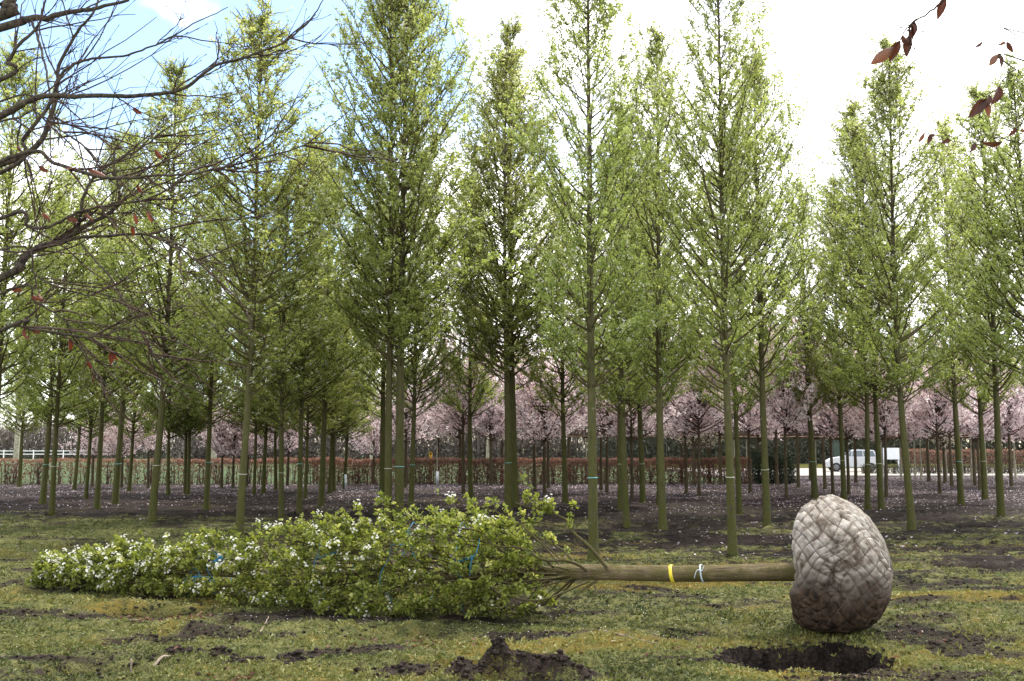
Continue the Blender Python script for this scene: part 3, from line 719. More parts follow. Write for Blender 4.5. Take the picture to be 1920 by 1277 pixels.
PINK = [cherry_variant(0, 'pink_petal'), cherry_variant(1, 'pink_petal'), cherry_variant(2, 'pink_petal', 3000)]
CREAM = cherry_variant(3, 'cream_petal', 1500)

def cherry(px, py, var, label, group, H=None, w=None, tw=7, cat='cherry tree', name='cherry_tree'):
    p = gp(px, py); d = p.y
    H = H or random.uniform(6.2, 7.6); w = w or random.uniform(1.0, 1.2)
    t = empty(name, (p.x, p.y, gzs(p.x, p.y)), random.uniform(0, 6.28), label, cat, group)
    link('trunk', trunk_mesh('trunk', H * .8, tw * d / F / 2, 'dark_bark', random.random() * 9, 1, 10, .05, .015, .2, 14), t)
    for nm, me in zip(('branches', 'blossom'), var):
        o = link(nm, me, t); o.scale = (w, w, H / 6.6)
        if nm == 'blossom': o['kind'] = 'stuff'
    return t
pk = [(820, 906, 2), (862, 907, 0), (921, 908, 1), (941, 906, 2), (1028, 915, 0), (1068, 903, 1), (1278, 905, 2), (1423, 905, 0), (1457, 910, 1), (1497, 914, 0), (1547, 917, 1), (1605, 906, 0), (1662, 900, 1), (1742, 903, 0), (1785, 913, 1), (1828, 911, 0), (1897, 912, 1),
      (1352, 910, 2), (1160, 905, 1), *[(a, b, i % 3) for i, (a, b) in enumerate(pink_far)], (1700, 908, 1), (1870, 902, 0), (1520, 900, 1), (1940, 905, 0), (760, 914, 2)]
for i, (px, py, k) in enumerate(pk):
    lab, grp = (('pink flowering cherry tree in front of the rust brown hedge', 'pink cherries before the brown hedge') if px < 1370 else
                ('pink flowering cherry tree between the pears and the gravel drive', 'pink cherries before the drive'))
    cherry(px, py, PINK[k], lab, grp)
for px, py in ((173, 913), (228, 914), (278, 915), (415, 915), (437, 914), (462, 913), (539, 911), (700, 909)):
    cherry(px, py, PINK[2], 'sparsely flowering pale pink cherry tree at the foot of the low field hedge', 'pale pink trees along the field hedge', H=random.uniform(4.2, 5.2), w=.8, tw=6)
for px, py in ((1300, 909), (1330, 907), (1772, 906)):
    cherry(px, py, CREAM, 'magnolia tree with large cream flowers among the pink cherries', 'cream flowered magnolias', H=5.0, w=.85, cat='magnolia tree', name='magnolia_tree')

# trained, flat-topped young trees on cane frames at the back
def trained_variant(k):
    r = np.random.default_rng(700 + k); mb = MB(); mt = MB()
    for s in (-1.0, -.5, 0, .5, 1.0):
        tubes(mb, np.array([[(-1.25, s, 2.2), (1.25, s, 2.2)], [(s, -1.25, 2.215), (s, 1.25, 2.215)]]), np.full((2, 2), .014), 5)
    n = 170; a = r.random(n) * 2 * PI; R = .3 + 1.0 * r.random(n)
    u = np.linspace(0, 1, 4)
    p = np.stack([np.cos(a)[:, None] * R[:, None] * u, np.sin(a)[:, None] * R[:, None] * u, 2.12 + .12 * np.sqrt(u) + .25 * r.random((n, 1)) * u ** 2], -1)
    tubes(mt, p, (.010 * (1 - .7 * u))[None] * np.ones((n, 1)), 3)
    c = p[:, 2] + r.normal(0, .15, (n, 3)); q = c + np.stack([r.normal(0, .12, n), r.normal(0, .12, n), .2 + .4 * r.random(n)], -1)
    tubes(mt, np.stack([p[:, 2], (p[:, 2] + q) / 2, q], 1), np.broadcast_to(np.array([.006, .004, .002]), (n, 3)), 3)
    return mb.mesh('cane_frame', 'cane', True), mt.mesh('trained_branches', 'cherry_twig', True)
TRAIN = trained_variant(0)
for px, py in ((1302, 904), (1329, 903), (1378, 897), (1423, 899), (1497, 902), (1580, 897), (1628, 899), (1690, 900), (1716, 897), (1742, 899), (1805, 899), (1850, 896), (1905, 899), (1100, 905), (1185, 904), (1352, 902), (1402, 900), (1455, 898), (1530, 899), (1655, 896), (1705, 899), (1728, 901), (1775, 897), (1822, 901), (1875, 898)):
    p = gp(px, py)
    t = empty('trained_tree', (p.x, p.y, gzs(p.x, p.y)), random.uniform(-.1, .1), 'young bare tree trained flat over a horizontal cane frame', 'trained tree', 'flat trained trees at the back')
    link('trunk', trunk_mesh('trunk', 2.3, .07, 'pale_bark', random.random() * 9, 1, 10, .03, .03, .1, 8), t)
    link('cane_frame', TRAIN[0], t); link('branches', TRAIN[1], t)
# young staked trees with white spiral guards by the hedge
for px, py, lab in ((820, 909, 'young thin tree with a white spiral guard below the yellow marker'), (644, 917, 'young thin tree with a white guard at the dark end of the red hedge')):
    p = gp(px + (0 if px > 700 else 3), py); z = gzs(p.x, p.y)
    t = empty('young_tree', (p.x, p.y, z), 0, lab, 'young tree')
    link('trunk', trunk_mesh('trunk', 3.4, .035, 'pale_bark', 2.0, 1, 8, .04, .008, .1, 10), t)
    g = link('trunk_guard', ring_mesh('trunk_guard', .050, .012, .30, 'guard_plastic', 14), t, (0, 0, .30))
    mb = MB(); n = 26; r_ = np.random.default_rng(3); a = r_.random(n) * 2 * PI; z0 = 1.7 + 1.6 * r_.random(n); u = np.linspace(0, 1, 4); R = .5 * (3.6 - z0)
    tubes(mb, np.stack([np.cos(a)[:, None] * R[:, None] * u, np.sin(a)[:, None] * R[:, None] * u, z0[:, None] + .5 * u ** 1.3 * R[:, None] * 2], -1), (.010 * (1 - .7 * u))[None] * np.ones((n, 1)), 3)
    link('branches', mb.mesh('young_branches', 'cherry_twig', True), t)

# ------------------------------------------------------------------ hedges
def beech_hedge(name, x0, x1, y, h, thick, label, nleaf, topheavy=1.0, mat='hedge_leaf', stems=True, yoff=0.0):
    t = empty(name, ((x0 + x1) / 2, y, 0), 0, label, 'hedge'); Lh = (x1 - x0) / 2
    r = np.random.default_rng(int(abs(x0 * 10)) + 5)
    if stems:
        n = int((x1 - x0) * 9); mb = MB(); u = np.linspace(0, 1, 5)
        sx = r.uniform(-Lh, Lh, n); sy = r.normal(0, thick * .18, n)
        pts = np.stack([sx[:, None] + np.cumsum(r.normal(0, .035, (n, 5)), 1), sy[:, None] + np.cumsum(r.normal(0, .03, (n, 5)), 1), -.05 + (h * (.85 + .12 * r.random(n)) + .05)[:, None] * u], -1)
        tubes(mb, pts, (.022 * (1 - .6 * u))[None] * np.ones((n, 1)), 4)
        m_ = n * 9; bi = r.integers(0, n, m_); o = pts[bi, r.integers(0, 4, m_)]
        e = o + np.stack([r.normal(0, .16, m_), r.normal(0, thick * .25, m_), .1 + .25 * r.random(m_)], -1); e[:, 2] = np.minimum(e[:, 2], h)
        tubes(mb, np.stack([o, (o + e) / 2 + r.normal(0, .02, o.shape), e], 1), np.broadcast_to(np.array([.009, .007, .004]), (m_, 3)), 3)
        link('stems', mb.mesh('hedge_stems', 'cherry_twig', True), t)
    z = h * (1 - r.random(nleaf) ** (1 + topheavy)); hx = r.uniform(-Lh, Lh, nleaf); z = np.clip(z, .06, h) * (.95 + .12 * (fbm(hx * 1.3, hx * 0 + 2, 3, 3) - .3)) + np.abs(r.normal(0, .03, nleaf)) * (z > h * .85)
    c = np.stack([hx, r.uniform(-thick / 2, thick / 2, nleaf), z], -1)
    mb = MB(); leaves(mb, c, r.normal(size=(nleaf, 3)), r.normal(size=(nleaf, 3)), .06 + .035 * r.random(nleaf), .042 + .02 * r.random(nleaf), np.clip(.25 + .4 * r.random(nleaf) + .3 * (z / h - .5), 0, 1))
    f = link('foliage', mb.mesh('hedge_foliage', mat), t); f['kind'] = 'stuff'
    return t
# clipped in sections; the left half has shed most of its leaves
beech_hedge('beech_hedge', -30, -9.2, 47.5, 1.12, .55, 'thin see-through beech hedge with bare stems before the green field', 16000, 1.3)
beech_hedge('beech_hedge', -9.2, 11.0, 47.6, 1.16, .6, 'clipped beech hedge full of rust brown leaves below the yellow marker', 36000, .6)
beech_hedge('beech_hedge', 26.2, 48, 70, 1.55, .7, 'farther rust brown beech hedge to the side of the white board', 13000, .6)
beech_hedge('evergreen_hedge', 11.2, 13.3, 48.5, 1.5, 1.2, 'short dark evergreen hedge block at the end of the brown hedge', 9000, .2, 'yew_leaf')
beech_hedge('box_hedge', 22.4, 46, 66, .55, .6, 'low dark box hedge along the drive in front of the white board', 9000, .3, 'yew_leaf')

# ------------------------------------------------------------------ beyond the hedge
def woodland(name, x0, x1, y, dep, hfun, label, n, ntr, mat, seed):
    r = np.random.default_rng(seed); mb = MB(); x = r.uniform(x0, x1, ntr); yy = y + r.uniform(-dep, dep, ntr); hh = hfun(x) * (.8 + .4 * r.random(ntr)); u = np.linspace(0, 1, 4)
    pts = np.stack([x[:, None] + np.cumsum(r.normal(0, .1, (ntr, 4)), 1), np.repeat(yy[:, None], 4, 1), -.1 + hh[:, None] * u], -1)
    tubes(mb, pts, (.05 + .11 * r.random((ntr, 1))) * (1 - .8 * u)[None], 5, .1 + .75 * r.random(ntr))
    x = r.uniform(x0, x1, n); yy = y + r.uniform(-dep, dep, n); z = r.random(n) ** .7 * hfun(x) * (.75 + .5 * fbm(x * .35, x * 0 + 3, 3, 2))
    d = unit(r.normal(size=(n, 3)) * np.array([.5, .5, .4]) + np.array([0, 0, 1.0]))
    s = unit(np.cross(d, r.normal(size=(n, 3)))); ln = .8 + 1.2 * r.random(n); wd = .025 + .05 * r.random(n)
    c = np.stack([x, yy, z], -1)
    v = np.stack([c - s * wd[:, None], c + s * wd[:, None], c + d * ln[:, None]], 1).reshape(-1, 3)
    mb.add(v, np.arange(n * 3).reshape(-1, 3), np.repeat(np.clip(r.normal(.5, .25, n), 0, 1), 3))
    # undergrowth
    m_ = n // 3; x = r.uniform(x0, x1, m_); c = np.stack([x, y - dep + r.uniform(0, 2.5, m_), 2.2 * r.random(m_) ** 1.5], -1)
    leaves(mb, c, r.normal(size=(m_, 3)), r.normal(size=(m_, 3)), .25 + .3 * r.random(m_), .12 + .15 * r.random(m_), .5 * r.random(m_))
    return tag(link(name, mb.mesh(name, mat)), label, 'woodland', kind='stuff')
woodland('woodland', -130, -32, 165, 7, lambda x: 5.6 + 1.2 * np.sin(x * .09), 'distant reddish brown leafless wood across the green field', 42000, 330, 'wood_twig', 1)
woodland('thicket', -36, 40, 118, 8, lambda x: 7.0 + 1.0 * np.sin(x * .2), 'grey brown leafless thicket behind the brown hedge', 50000, 300, 'wood_twig', 2)
woodland('thicket', 8, 90, 100, 5, lambda x: 6.0 + 1.5 * np.sin(x * .3), 'dark green and brown thicket behind the parked car', 42000, 120, 'wood_green', 3)

def bare_tree(px, d, rw, H, label):
    p = at(px, 860, d); r = np.random.default_rng(px); t = empty('poplar_tree', (p.x, d, 0), 0, label, 'bare tree')
    link('trunk', trunk_mesh('trunk', H, rw, 'pale_bark', px * .1, 1, 12, .1, .03, .25, 16), t)
    n = 40; a = r.random(n) * 2 * PI; z = 4.0 + (H - 4.5) * r.random(n); R = .5 + .18 * (H - z); u = np.linspace(0, 1, 5); mb = MB()
    pts = np.stack([np.cos(a)[:, None] * R[:, None] * u, np.sin(a)[:, None] * R[:, None] * u, z[:, None] + 1.6 * R[:, None] * u ** 1.2], -1) + np.cumsum(r.normal(0, .05, (n, 5, 3)), 1) * u[None, :, None]
    tubes(mb, pts, (.04 * (1 - .8 * u))[None] * np.ones((n, 1)), 4)
    link('branches', mb.mesh('poplar_branches', 'cherry_twig', True), t)
bare_tree(31, 56, .19, 11, 'pale grey poplar trunk behind the thin hedge by the white rail')
bare_tree(400, 60, .20, 11, 'stout pale poplar trunk standing behind the thin hedge in the field')
bare_tree(697, 60, .17, 10, 'pale trunk behind the dark end of the red brown hedge')
bare_tree(915, 58, .14, 9, 'short pale trunk behind the brown hedge past the yellow marker')

# white rail fence across the field
fe = empty('rail_fence', (-75, 152, 0), 0, 'white two rail fence along the far edge of the field', 'fence')
for i in range(17):
    mb = MB(); box(mb, -.06, .06, -.06, .06, -.1, 1.35); o = link('post', mb.mesh('post', 'paint_white'), fe, (-22 + i * 2.2, 0, 0))
for z in (.75, 1.22):
    mb = MB(); box(mb, -22.1, 13.3, -.09, -.062, z - .06, z + .06); link('rail', mb.mesh('rail', 'paint_white'), fe)

# yellow pipeline marker post
p = at(806.5, 858, 48.6)
mk = empty('marker_post', (p.x, 48.9, 0), 0, 'yellow marker post showing above the clipped brown hedge', 'marker post')
mb = MB(); box(mb, -.035, .035, -.03, .03, -.1, 1.22); link('post', mb.mesh('post', 'marker_yellow'), mk)
mb = MB(); v = [(-.05, 0, 1.2), (.05, 0, 1.2), (.078, 0, 1.30), (.078, 0, 1.46), (-.078, 0, 1.46), (-.078, 0, 1.30)]
v = [(a, -.035, c) for a, b, c in v] + [(a, .035, c) for a, b, c in v]
mb.add(v, [(0, 1, 2, 3, 4, 5), (11, 10, 9, 8, 7, 6)]); mb.add(v, [(i, i + 6, (i + 1) % 6 + 6, (i + 1) % 6) for i in range(6)])
hd = link('cap', mb.mesh('cap', 'marker_yellow'), mk)
mb = MB(); box(mb, -.045, .045, -.042, -.036, 1.33, 1.43); link('plate', mb.mesh('plate', 'marker_dark'), mk)

# gravel drive
mb = MB(); gx = np.linspace(12.5, 60, 60); rows = []
for j, yb in enumerate((61.5, 63, 67, 72, 78, 84)):
    off = 1.2 * (fbm(gx * .25, gx * 0 + j, 3, 1) - .5) if j in (0, 5) else 0 * gx
    rows.append(np.stack([gx, yb + off, np.full(60, .012) + .01 * fbm(gx, gx * 0 + yb, 2, 2)], -1))
v = np.concatenate(rows); i = (np.arange(5)[:, None] * 60 + np.arange(59)[None]).ravel(); mb.add(v, np.stack([i, i + 1, i + 61, i + 60], -1))
tag(link('driveway', mb.mesh('driveway', 'gravel', True)), 'pale gravel drive behind the trees', kind='structure')
# grass verge behind the drive
mb = MB(); n = 9000; x = rng.uniform(12, 60, n); y = rng.uniform(84.5, 92, n)
c = np.stack([x, y, np.zeros(n)], -1); leaves(mb, c, np.stack([rng.normal(0, .3, n), rng.normal(0, .3, n), np.ones(n)], -1), rng.normal(size=(n, 3)), .15 + .2 * rng.random(n), .05 + .04 * rng.random(n), .45 + .2 * rng.random(n))
tag(link('grass', mb.mesh('grass', 'sprig')), 'green grass verge behind the gravel drive', 'grass', kind='stuff')

# parked car
def car():
    p = gp(1594, 884.5)
    t = empty('parked_car', (p.x + .1, p.y, .015), math.radians(172), 'silver white hatchback parked on the gravel drive', 'car')
    Wd = .80                                   # half width; nose towards +x
    prof = [(-1.78, .32), (-1.84, .60), (-1.80, .92), (-1.66, 1.02), (.62, 1.00), (1.30, .90), (1.70, .74), (1.80, .56), (1.76, .30)]
    bm = bmesh.new(); rows = []
    for s, yk in ((-1, 1.0), (-1, .93), (1, .93), (1, 1.0)): pass
    secs = [(-Wd, .0), (-Wd * .94, .05), (Wd * .94, .05), (Wd, .0)]
    for yv, up in secs:
        rows.append([bm.verts.new((x, yv, z + (up if z > .8 else 0))) for x, z in prof])
    for a, b in zip(rows, rows[1:]):
        for i in range(len(prof) - 1): bm.faces.new((a[i], a[i + 1], b[i + 1], b[i]))
        bm.faces.new((a[-1], a[0], b[0], b[-1]))
    bm.faces.new(rows[0][::-1]); bm.faces.new(rows[-1])
    bmesh.ops.recalc_face_normals(bm, faces=bm.faces); bmesh.ops.bevel(bm, geom=[e for e in bm.edges if e.calc_face_angle(0) > .5], offset=.04, segments=2, affect='EDGES')
    me = bpy.data.meshes.new('body'); bm.to_mesh(me); bm.free(); me.materials.append(M['car_paint']); link('body', me, t)
    # glasshouse
    bm = bmesh.new(); low = [(-1.66, 1.0), (.72, .98)]; top = [(-1.38, 1.50), (-.15, 1.53)]
    def q(w): return [bm.verts.new((low[0][0], w * .93, low[0][1])), bm.verts.new((low[1][0], w * .93, low[1][1])), bm.verts.new((top[1][0] + .12, w * .76, top[1][1] - .04)), bm.verts.new((top[1][0] - .2, w * .72, top[1][1])), bm.verts.new((top[0][0], w * .72, top[0][1])), bm.verts.new((top[0][0] - .1, w * .76, top[0][1] - .06))]
    a = q(-Wd); b = q(Wd)
    for i in range(6): bm.faces.new((a[i], a[(i + 1) % 6], b[(i + 1) % 6], b[i]))
    bm.faces.new(a[::-1]); bm.faces.new(b); bmesh.ops.recalc_face_normals(bm, faces=bm.faces)
    bmesh.ops.bevel(bm, geom=bm.edges[:], offset=.03, segments=2, affect='EDGES')
    me = bpy.data.meshes.new('cabin'); bm.to_mesh(me); bm.free(); me.materials.append(M['car_paint']); link('cabin', me, t)
    for s in (-1, 1):
        y0, y1 = s * Wd * .935, s * Wd * .775
        for pts in ([(-1.50, 1.06), (-.72, 1.06), (-.72, 1.44), (-1.36, 1.42)], [(-.64, 1.06), (.05, 1.06), (-.02, 1.44), (-.64, 1.45)], [(.12, 1.06), (.56, 1.05), (.06, 1.42)]):
            mb = MB(); f = lambda z: y0 + (y1 - y0) * (z - 1.0) / .5
            v = [(x, f(z) + s * .008, z) for x, z in pts] + [(x, f(z) - s * .01, z) for x, z in pts]; n = len(pts)
            mb.add(v, [tuple(range(n))]); mb.add(v, [(i, (i + 1) % n, (i + 1) % n + n, i + n) for i in range(n)])
            link('window', mb.mesh('window', 'car_glass'), t)
    mb = MB(); mb.add([(.70, -.66, 1.03), (.70, .66, 1.03), (.03, .55, 1.48), (.03, -.55, 1.48)], [(0, 1, 2, 3)]); link('windscreen', mb.mesh('windscreen', 'car_glass'), t, (.03, 0, .02))
    mb = MB(); mb.add([(-1.655, -.64, 1.05), (-1.655, .64, 1.05), (-1.47, .56, 1.42), (-1.47, -.56, 1.42)], [(3, 2, 1, 0)]); link('rear_window', mb.mesh('rear_window', 'car_glass'), t, (-.03, 0, .01))
    for x in (-1.18, 1.15):
        for s in (-1, 1):
            mb = MB(); a = np.linspace(0, 2 * PI, 24, endpoint=False)
            for (r0, y0), (r1, y1) in zip([(.19, .10), (.29, .10), (.31, .07), (.31, -.07), (.29, -.10), (.19, -.10)], [(.29, .10), (.31, .07), (.31, -.07), (.29, -.10), (.19, -.10), (.19, .10)]):
                v = np.concatenate([np.stack([r0 * np.cos(a), np.full(24, y0), r0 * np.sin(a)], -1), np.stack([r1 * np.cos(a), np.full(24, y1), r1 * np.sin(a)], -1)])
                k = np.arange(24); mb.add(v, np.stack([k, (k + 1) % 24, (k + 1) % 24 + 24, k + 24], -1))
            w = link('wheel', mb.mesh('tyre', 'rubber', True), t, (x, s * .74, .31))
            mb = MB(); v = np.concatenate([[(0, s * .09, 0)], np.stack([.19 * np.cos(a), np.full(24, s * .075), .19 * np.sin(a)], -1)])
            mb.add(v, np.stack([np.zeros(24, int), np.arange(24) + 1, (np.arange(24) + 1) % 24 + 1], -1)); link('rim', mb.mesh('rim', 'rim_metal'), w)
    for s in (-1, 1):
        mb = MB(); box(mb, -1.86, -1.74, s * .60 - .10, s * .60 + .10, .80, 1.0); link('tail_lamp', mb.mesh('tail_lamp', 'lamp_red'), t)
        mb = MB(); box(mb, 1.62, 1.79, s * .58 - .12, s * .58 + .12, .62, .74); link('headlight', mb.mesh('headlight', 'lamp_clear'), t)
        mb = MB(); box(mb, .42, .56, s * .90 - .07, s * .90 + .05, 1.02, 1.14); link('mirror', mb.mesh('mirror', 'car_paint'), t)
car()
# white board by the drive
p = gp(1666, 888)
sb = empty('notice_board', (p.x, p.y - .6, 0), math.radians(-12), 'blank white notice board on two posts beside the parked car', 'notice board')
mb = MB(); box(mb, -.50, .50, -.02, .02, .92, 1.66); link('panel', mb.mesh('panel', 'board_white'), sb)
for s in (-1, 1):
    mb = MB(); box(mb, s * .44 - .04, s * .44 + .04, .022, .09, -.1, 1.6); link('post', mb.mesh('post', 'board_white'), sb)
# dark wooden cabinet behind the drive
p = gp(1571, 884)
cb = empty('wooden_cabinet', (at(1570, 860, 88).x, 88, 0), 0, 'tall dark green cabinet in the shade behind the car bonnet', 'cabinet')
mb = MB(); box(mb, -.45, .45, -.3, .3, -.05, 2.2); link('body', mb.mesh('body', 'timber_dark'), cb)
mb = MB(); box(mb, -.52, .52, -.38, .38, 2.202, 2.28); link('lid', mb.mesh('lid', 'timber_dark'), cb)
mb = MB(); box(mb, -.36, .36, -.33, -.302, .1, 2.1); link('door', mb.mesh('door', 'timber_dark'), cb)

# ------------------------------------------------------------------ the felled pear tree with its wrapped root ball
BC = at(1576, 1066, 9.42)                        # ball centre
TA = at(1560, 1076, 9.36); TB = at(960, 1078, 10.35); TIP = at(96, 1079, 12.35)
AX = (TIP - TA).normalized()
tree = empty('felled_pear_tree', (BC.x, BC.y, 0), 0, 'felled pear tree lying on the ground with tied white blossoming crown and netted root ball', 'felled tree')
inv = Vector((-BC.x, -BC.y, 0))
def fl(name, mb, mat, smooth=True, parent=None, **k):     # part given in world coordinates
    me = mb.mesh(name, mat, smooth, **k); me.transform(Matrix.Translation(inv)); return link(name, me, parent or tree)
def axis_pt(s): return np.array(TA + AX * s)              # s metres from the ball
LEN = (TIP - TA).length
up_ = np.array((Vector((0, 0, 1)) - AX * AX.z).normalized()); sd_ = np.cross(np.array(AX), up_)   # sd_: towards / away from the camera
if sd_[1] > 0: sd_ = -sd_                                  # sd_ now points at the camera

def felled_trunk():
    n = 70; s = np.linspace(-.1, LEN - .4, n); sides = 18
    t = np.clip(s / LEN, 0, 1)
    r0 = np.interp(s, [-.1, .15, 1.2, 3.0, 5, 7, LEN], [.088, .082, .076, .071, .048, .024, .006])
    ang = np.arange(sides) * 2 * PI / sides
    a0 = np.array([axis_pt(q) for q in s]); a0 += up_ * (.018 * np.sin(s * 1.1) + .012 * np.sin(s * 2.7 + 1))[:, None] + sd_ * (.02 * np.sin(s * .9))[:, None]
    rr = r0[:, None] * (1 + .04 * np.sin(3 * ang[None] + s[:, None] * 1.5) + .03 * np.sin(5 * ang[None] - s[:, None] * 3.1)) 
    for s0, an in ((2.55, 1.5), (2.95, 1.2), (3.2, -1.2), (3.55, 1.7), (1.5, 2.4), (2.1, .4)):
        rr += .014 * np.exp(-((s[:, None] - s0) / .06) ** 2) * np.exp(-(((ang[None] - an + PI) % (2 * PI) - PI) / .5) ** 2)
    v = a0[:, None] + rr[..., None] * (up_[None, None] * np.sin(ang)[None, :, None] + sd_[None, None] * np.cos(ang)[None, :, None])
    mb = MB(); base = (np.arange(n - 1) * sides)[:, None]; k = np.arange(sides); k2 = (k + 1) % sides
    mb.add(v.reshape(-1, 3), np.stack([base + k, base + sides + k, base + sides + k2, base + k2], -1).reshape(-1, 4))
    # bark texture runs along the stem: build the mesh upright in its own frame
    me = mb.mesh('trunk', 'felled_bark', True)
    R = Matrix(((sd_[0], up_[0], AX[0]), (sd_[1], up_[1], AX[1]), (sd_[2], up_[2], AX[2])))
    mat4 = R.to_4x4(); mat4.translation = TA + inv
    me.transform(mat4.inverted() @ Matrix.Translation(inv))
    o = link('trunk', me, tree); o.matrix_local = mat4
felled_trunk()

def envelope(s):
    """half height of the tied crown at s metres along the stem"""
    return np.interp(s, [2.25, 2.55, 2.9, 3.5, 4.4, 5.2, 6.2, 7.2, 8.3, LEN], [.12, .42, .66, .74, .68, .55, .43, .29, .19, .09])

def felled_crown():
    r = np.random.default_rng(77)
    mbb = MB(); mbl = MB(); mbf = MB()
    nb = 190; P = 8; u = np.linspace(0, 1, P)
    s0 = 2.25 + (LEN - 2.7) * r.random(nb) ** 1.25; az = r.random(nb) * 2 * PI
    az[:60] = r.normal(.1, .55, 60)
    Lb = np.minimum(.7 + 1.5 * r.random(nb), LEN + .05 - s0)
    ss = s0[:, None] + Lb[:, None] * u ** 1.15
    fr = .22 + .75 * np.sqrt(r.random(nb))
    bulge = np.minimum(1, (1 - np.exp(-u * 4.2)) / .95)
    rad = envelope(ss) * fr[:, None] * bulge[None]
    rad += .02
    spread = .30 * r.normal(size=nb)[:, None] * u[None]
    A = az[:, None] + spread
    base = np.array(TA)[None, None] + np.array(AX)[None, None] * ss[..., None]
    pts = base + up_ * (rad * np.sin(A))[..., None] + sd_ * (rad * .95 * np.cos(A))[..., None]
    pts += np.cumsum(r.normal(0, .018, pts.shape), 1) * u[None, :, None]
    def ground_clamp(p, m=.02):
        g = gz(p[..., 0], p[..., 1]) + m
        p[..., 2] = np.where(p[..., 2] < g + .10, g + .10 * np.exp((p[..., 2] - g - .10) / .10), p[..., 2]); return p
    pts = ground_clamp(pts)
    th = (.006 + .010 * r.random(nb) * (1 - s0 / (LEN + 2)))[:, None] * (1 - .75 * u)[None]
    tubes(mbb, pts, th, 5)
    # limbs that stand clear of the leaves at the base of the crown
    big = [([(1138, 1066), (1112, 1034), (1086, 1008), (1066, 990), (1060, 972), (1038, 960), (1005, 950), (965, 938)], [9.95, 9.95, 9.95, 9.97, 10, 10.02, 10.05, 10.1], .019, .006),
           ([(1100, 1070), (1078, 1056), (1052, 1050), (1030, 1052), (1008, 1044), (985, 1028), (962, 1021), (926, 1021), (908, 998), (880, 988), (820, 986)], [9.98, 9.92, 9.88, 9.86, 9.85, 9.86, 9.88, 9.9, 9.95, 10, 10.1], .017, .006),
           ([(1116, 1090), (1085, 1108), (1062, 1128), (1043, 1146)], [10.05, 9.95, 9.9, 9.86], .013, .007),
           ([(1105, 1090), (1060, 1110), (1010, 1126), (960, 1120), (935, 1112), (905, 1088), (888, 1068)], [10.0, 9.9, 9.85, 9.85, 9.85, 9.9, 9.95], .012, .005),
           ([(1030, 1091), (985, 1102), (960, 1106), (900, 1130), (850, 1138)], [10.2, 10.1, 10.1, 10.15, 10.2], .011, .004),
           ([(1113, 1092), (1114, 1110), (1108, 1125), (1095, 1138)], [9.98, 9.9, 9.86, 9.84], .006, .003),
           ([(1060, 986), (1000, 982), (950, 990), (880, 1000)], [10, 10.05, 10.1, 10.2], .010, .004),
           ([(960, 1140), (935, 1118), (900, 1138), (868, 1136)], [9.9, 9.88, 9.95, 10.0], .007, .003),
           ([(1000, 1072), (950, 1040), (890, 1012), (800, 1005), (700, 1020)], [10.25, 10.2, 10.2, 10.3, 10.6], .016, .005),
           ([(900, 1075), (840, 1040), (760, 1020), (650, 1030)], [10.45, 10.3, 10.35, 10.6], .014, .005)]
    bpts = []
    for px, dep, ra, rb in big:
        q = bez([at(x, y, d) for (x, y), d in zip(px, dep)], 16); q += np.cumsum(r.normal(0, .004, q.shape), 0)
        tubes(mbb, q, np.linspace(ra, rb, 16), 7); bpts.append(q)
    # twigs
    nt_ = 10; N = nb * nt_; bi = np.repeat(np.arange(nb), nt_); sp = (.25 + .75 * r.random(N)) * (P - 1); j = np.minimum(sp.astype(int), P - 2)
    o = pts[bi, j] + (pts[bi, j + 1] - pts[bi, j]) * (sp - j)[:, None]
    out = o - (np.array(TA) + np.array(AX) * ((o - np.array(TA)) @ np.array(AX))[:, None])
    tan = unit(pts[bi, j + 1] - pts[bi, j])
    for bq, q in enumerate(bpts):
        if bq in (2, 5): continue
        m_ = 4 if bq in (3, 4, 7) else 14
        idx = r.integers(6, 15, m_); o = np.vstack([o, q[idx]]); tan = np.vstack([tan, unit(q[idx + 1] - q[idx])]); out = np.vstack([out, q[idx] - np.array([axis_pt(3.5)])])
    N = len(o)
    d = unit(tan * .9 + unit(out) * .45 + r.normal(size=(N, 3)) * .45 + np.array([0, 0, .12])); ln = .07 + .17 * r.random(N)
    tu = np.linspace(0, 1, 3); tp = o[:, None] + d[:, None] * (ln[:, None] * tu)[..., None] + np.array([0, 0, .15]) * (ln[:, None] * tu ** 2)[..., None]
    tp = ground_clamp(tp)
    tubes(mbb, tp, np.broadcast_to(np.array([.0045, .0035, .002]), (N, 3)), 3)
    # rosettes: 5-6 young leaves each
    nr = 9500; ti = r.integers(0, N, nr); c = tp[ti, 0] + (tp[ti, 2] - tp[ti, 0]) * (r.random(nr) ** .6)[:, None] + r.normal(0, .012, (nr, 3)); c = ground_clamp(c, .012)
    m = 6; cc = np.repeat(c, m, 0); n = len(cc)
    dd = unit(r.normal(size=(n, 3)) + np.repeat(d[ti], m, 0) * .6 + np.array([0, 0, .45])); sz = np.repeat(.75 + .5 * r.random(nr), m)
    tone = np.repeat(np.clip(r.normal(.46, .20, nr), 0, 1), m)
    leaves6(mbl, cc + dd * .012, dd, r.normal(size=(n, 3)) * .6 + np.array([0, 0, 1.]), sz * (.029 + .015 * r.random(n)), sz * (.021 + .010 * r.random(n)), np.clip(tone + r.normal(0, .12, n), 0, 1))
    # blossom, thickest on the upper side towards the tip
    sa = (c - np.array(TA)) @ np.array(AX); hgt = (c - np.array(TA)) @ up_; env = envelope(sa)
    front = (c - np.array(TA)) @ sd_
    wgt = np.interp(sa, [2.4, 3.2, 4.0, 5.5, 8.5], [.08, .25, .5, 1.0, 1.3]) * (.15 + np.clip(hgt / env + .25, 0, 1) + .6 * np.clip(front / env, 0, 1)); wgt /= wgt.sum()
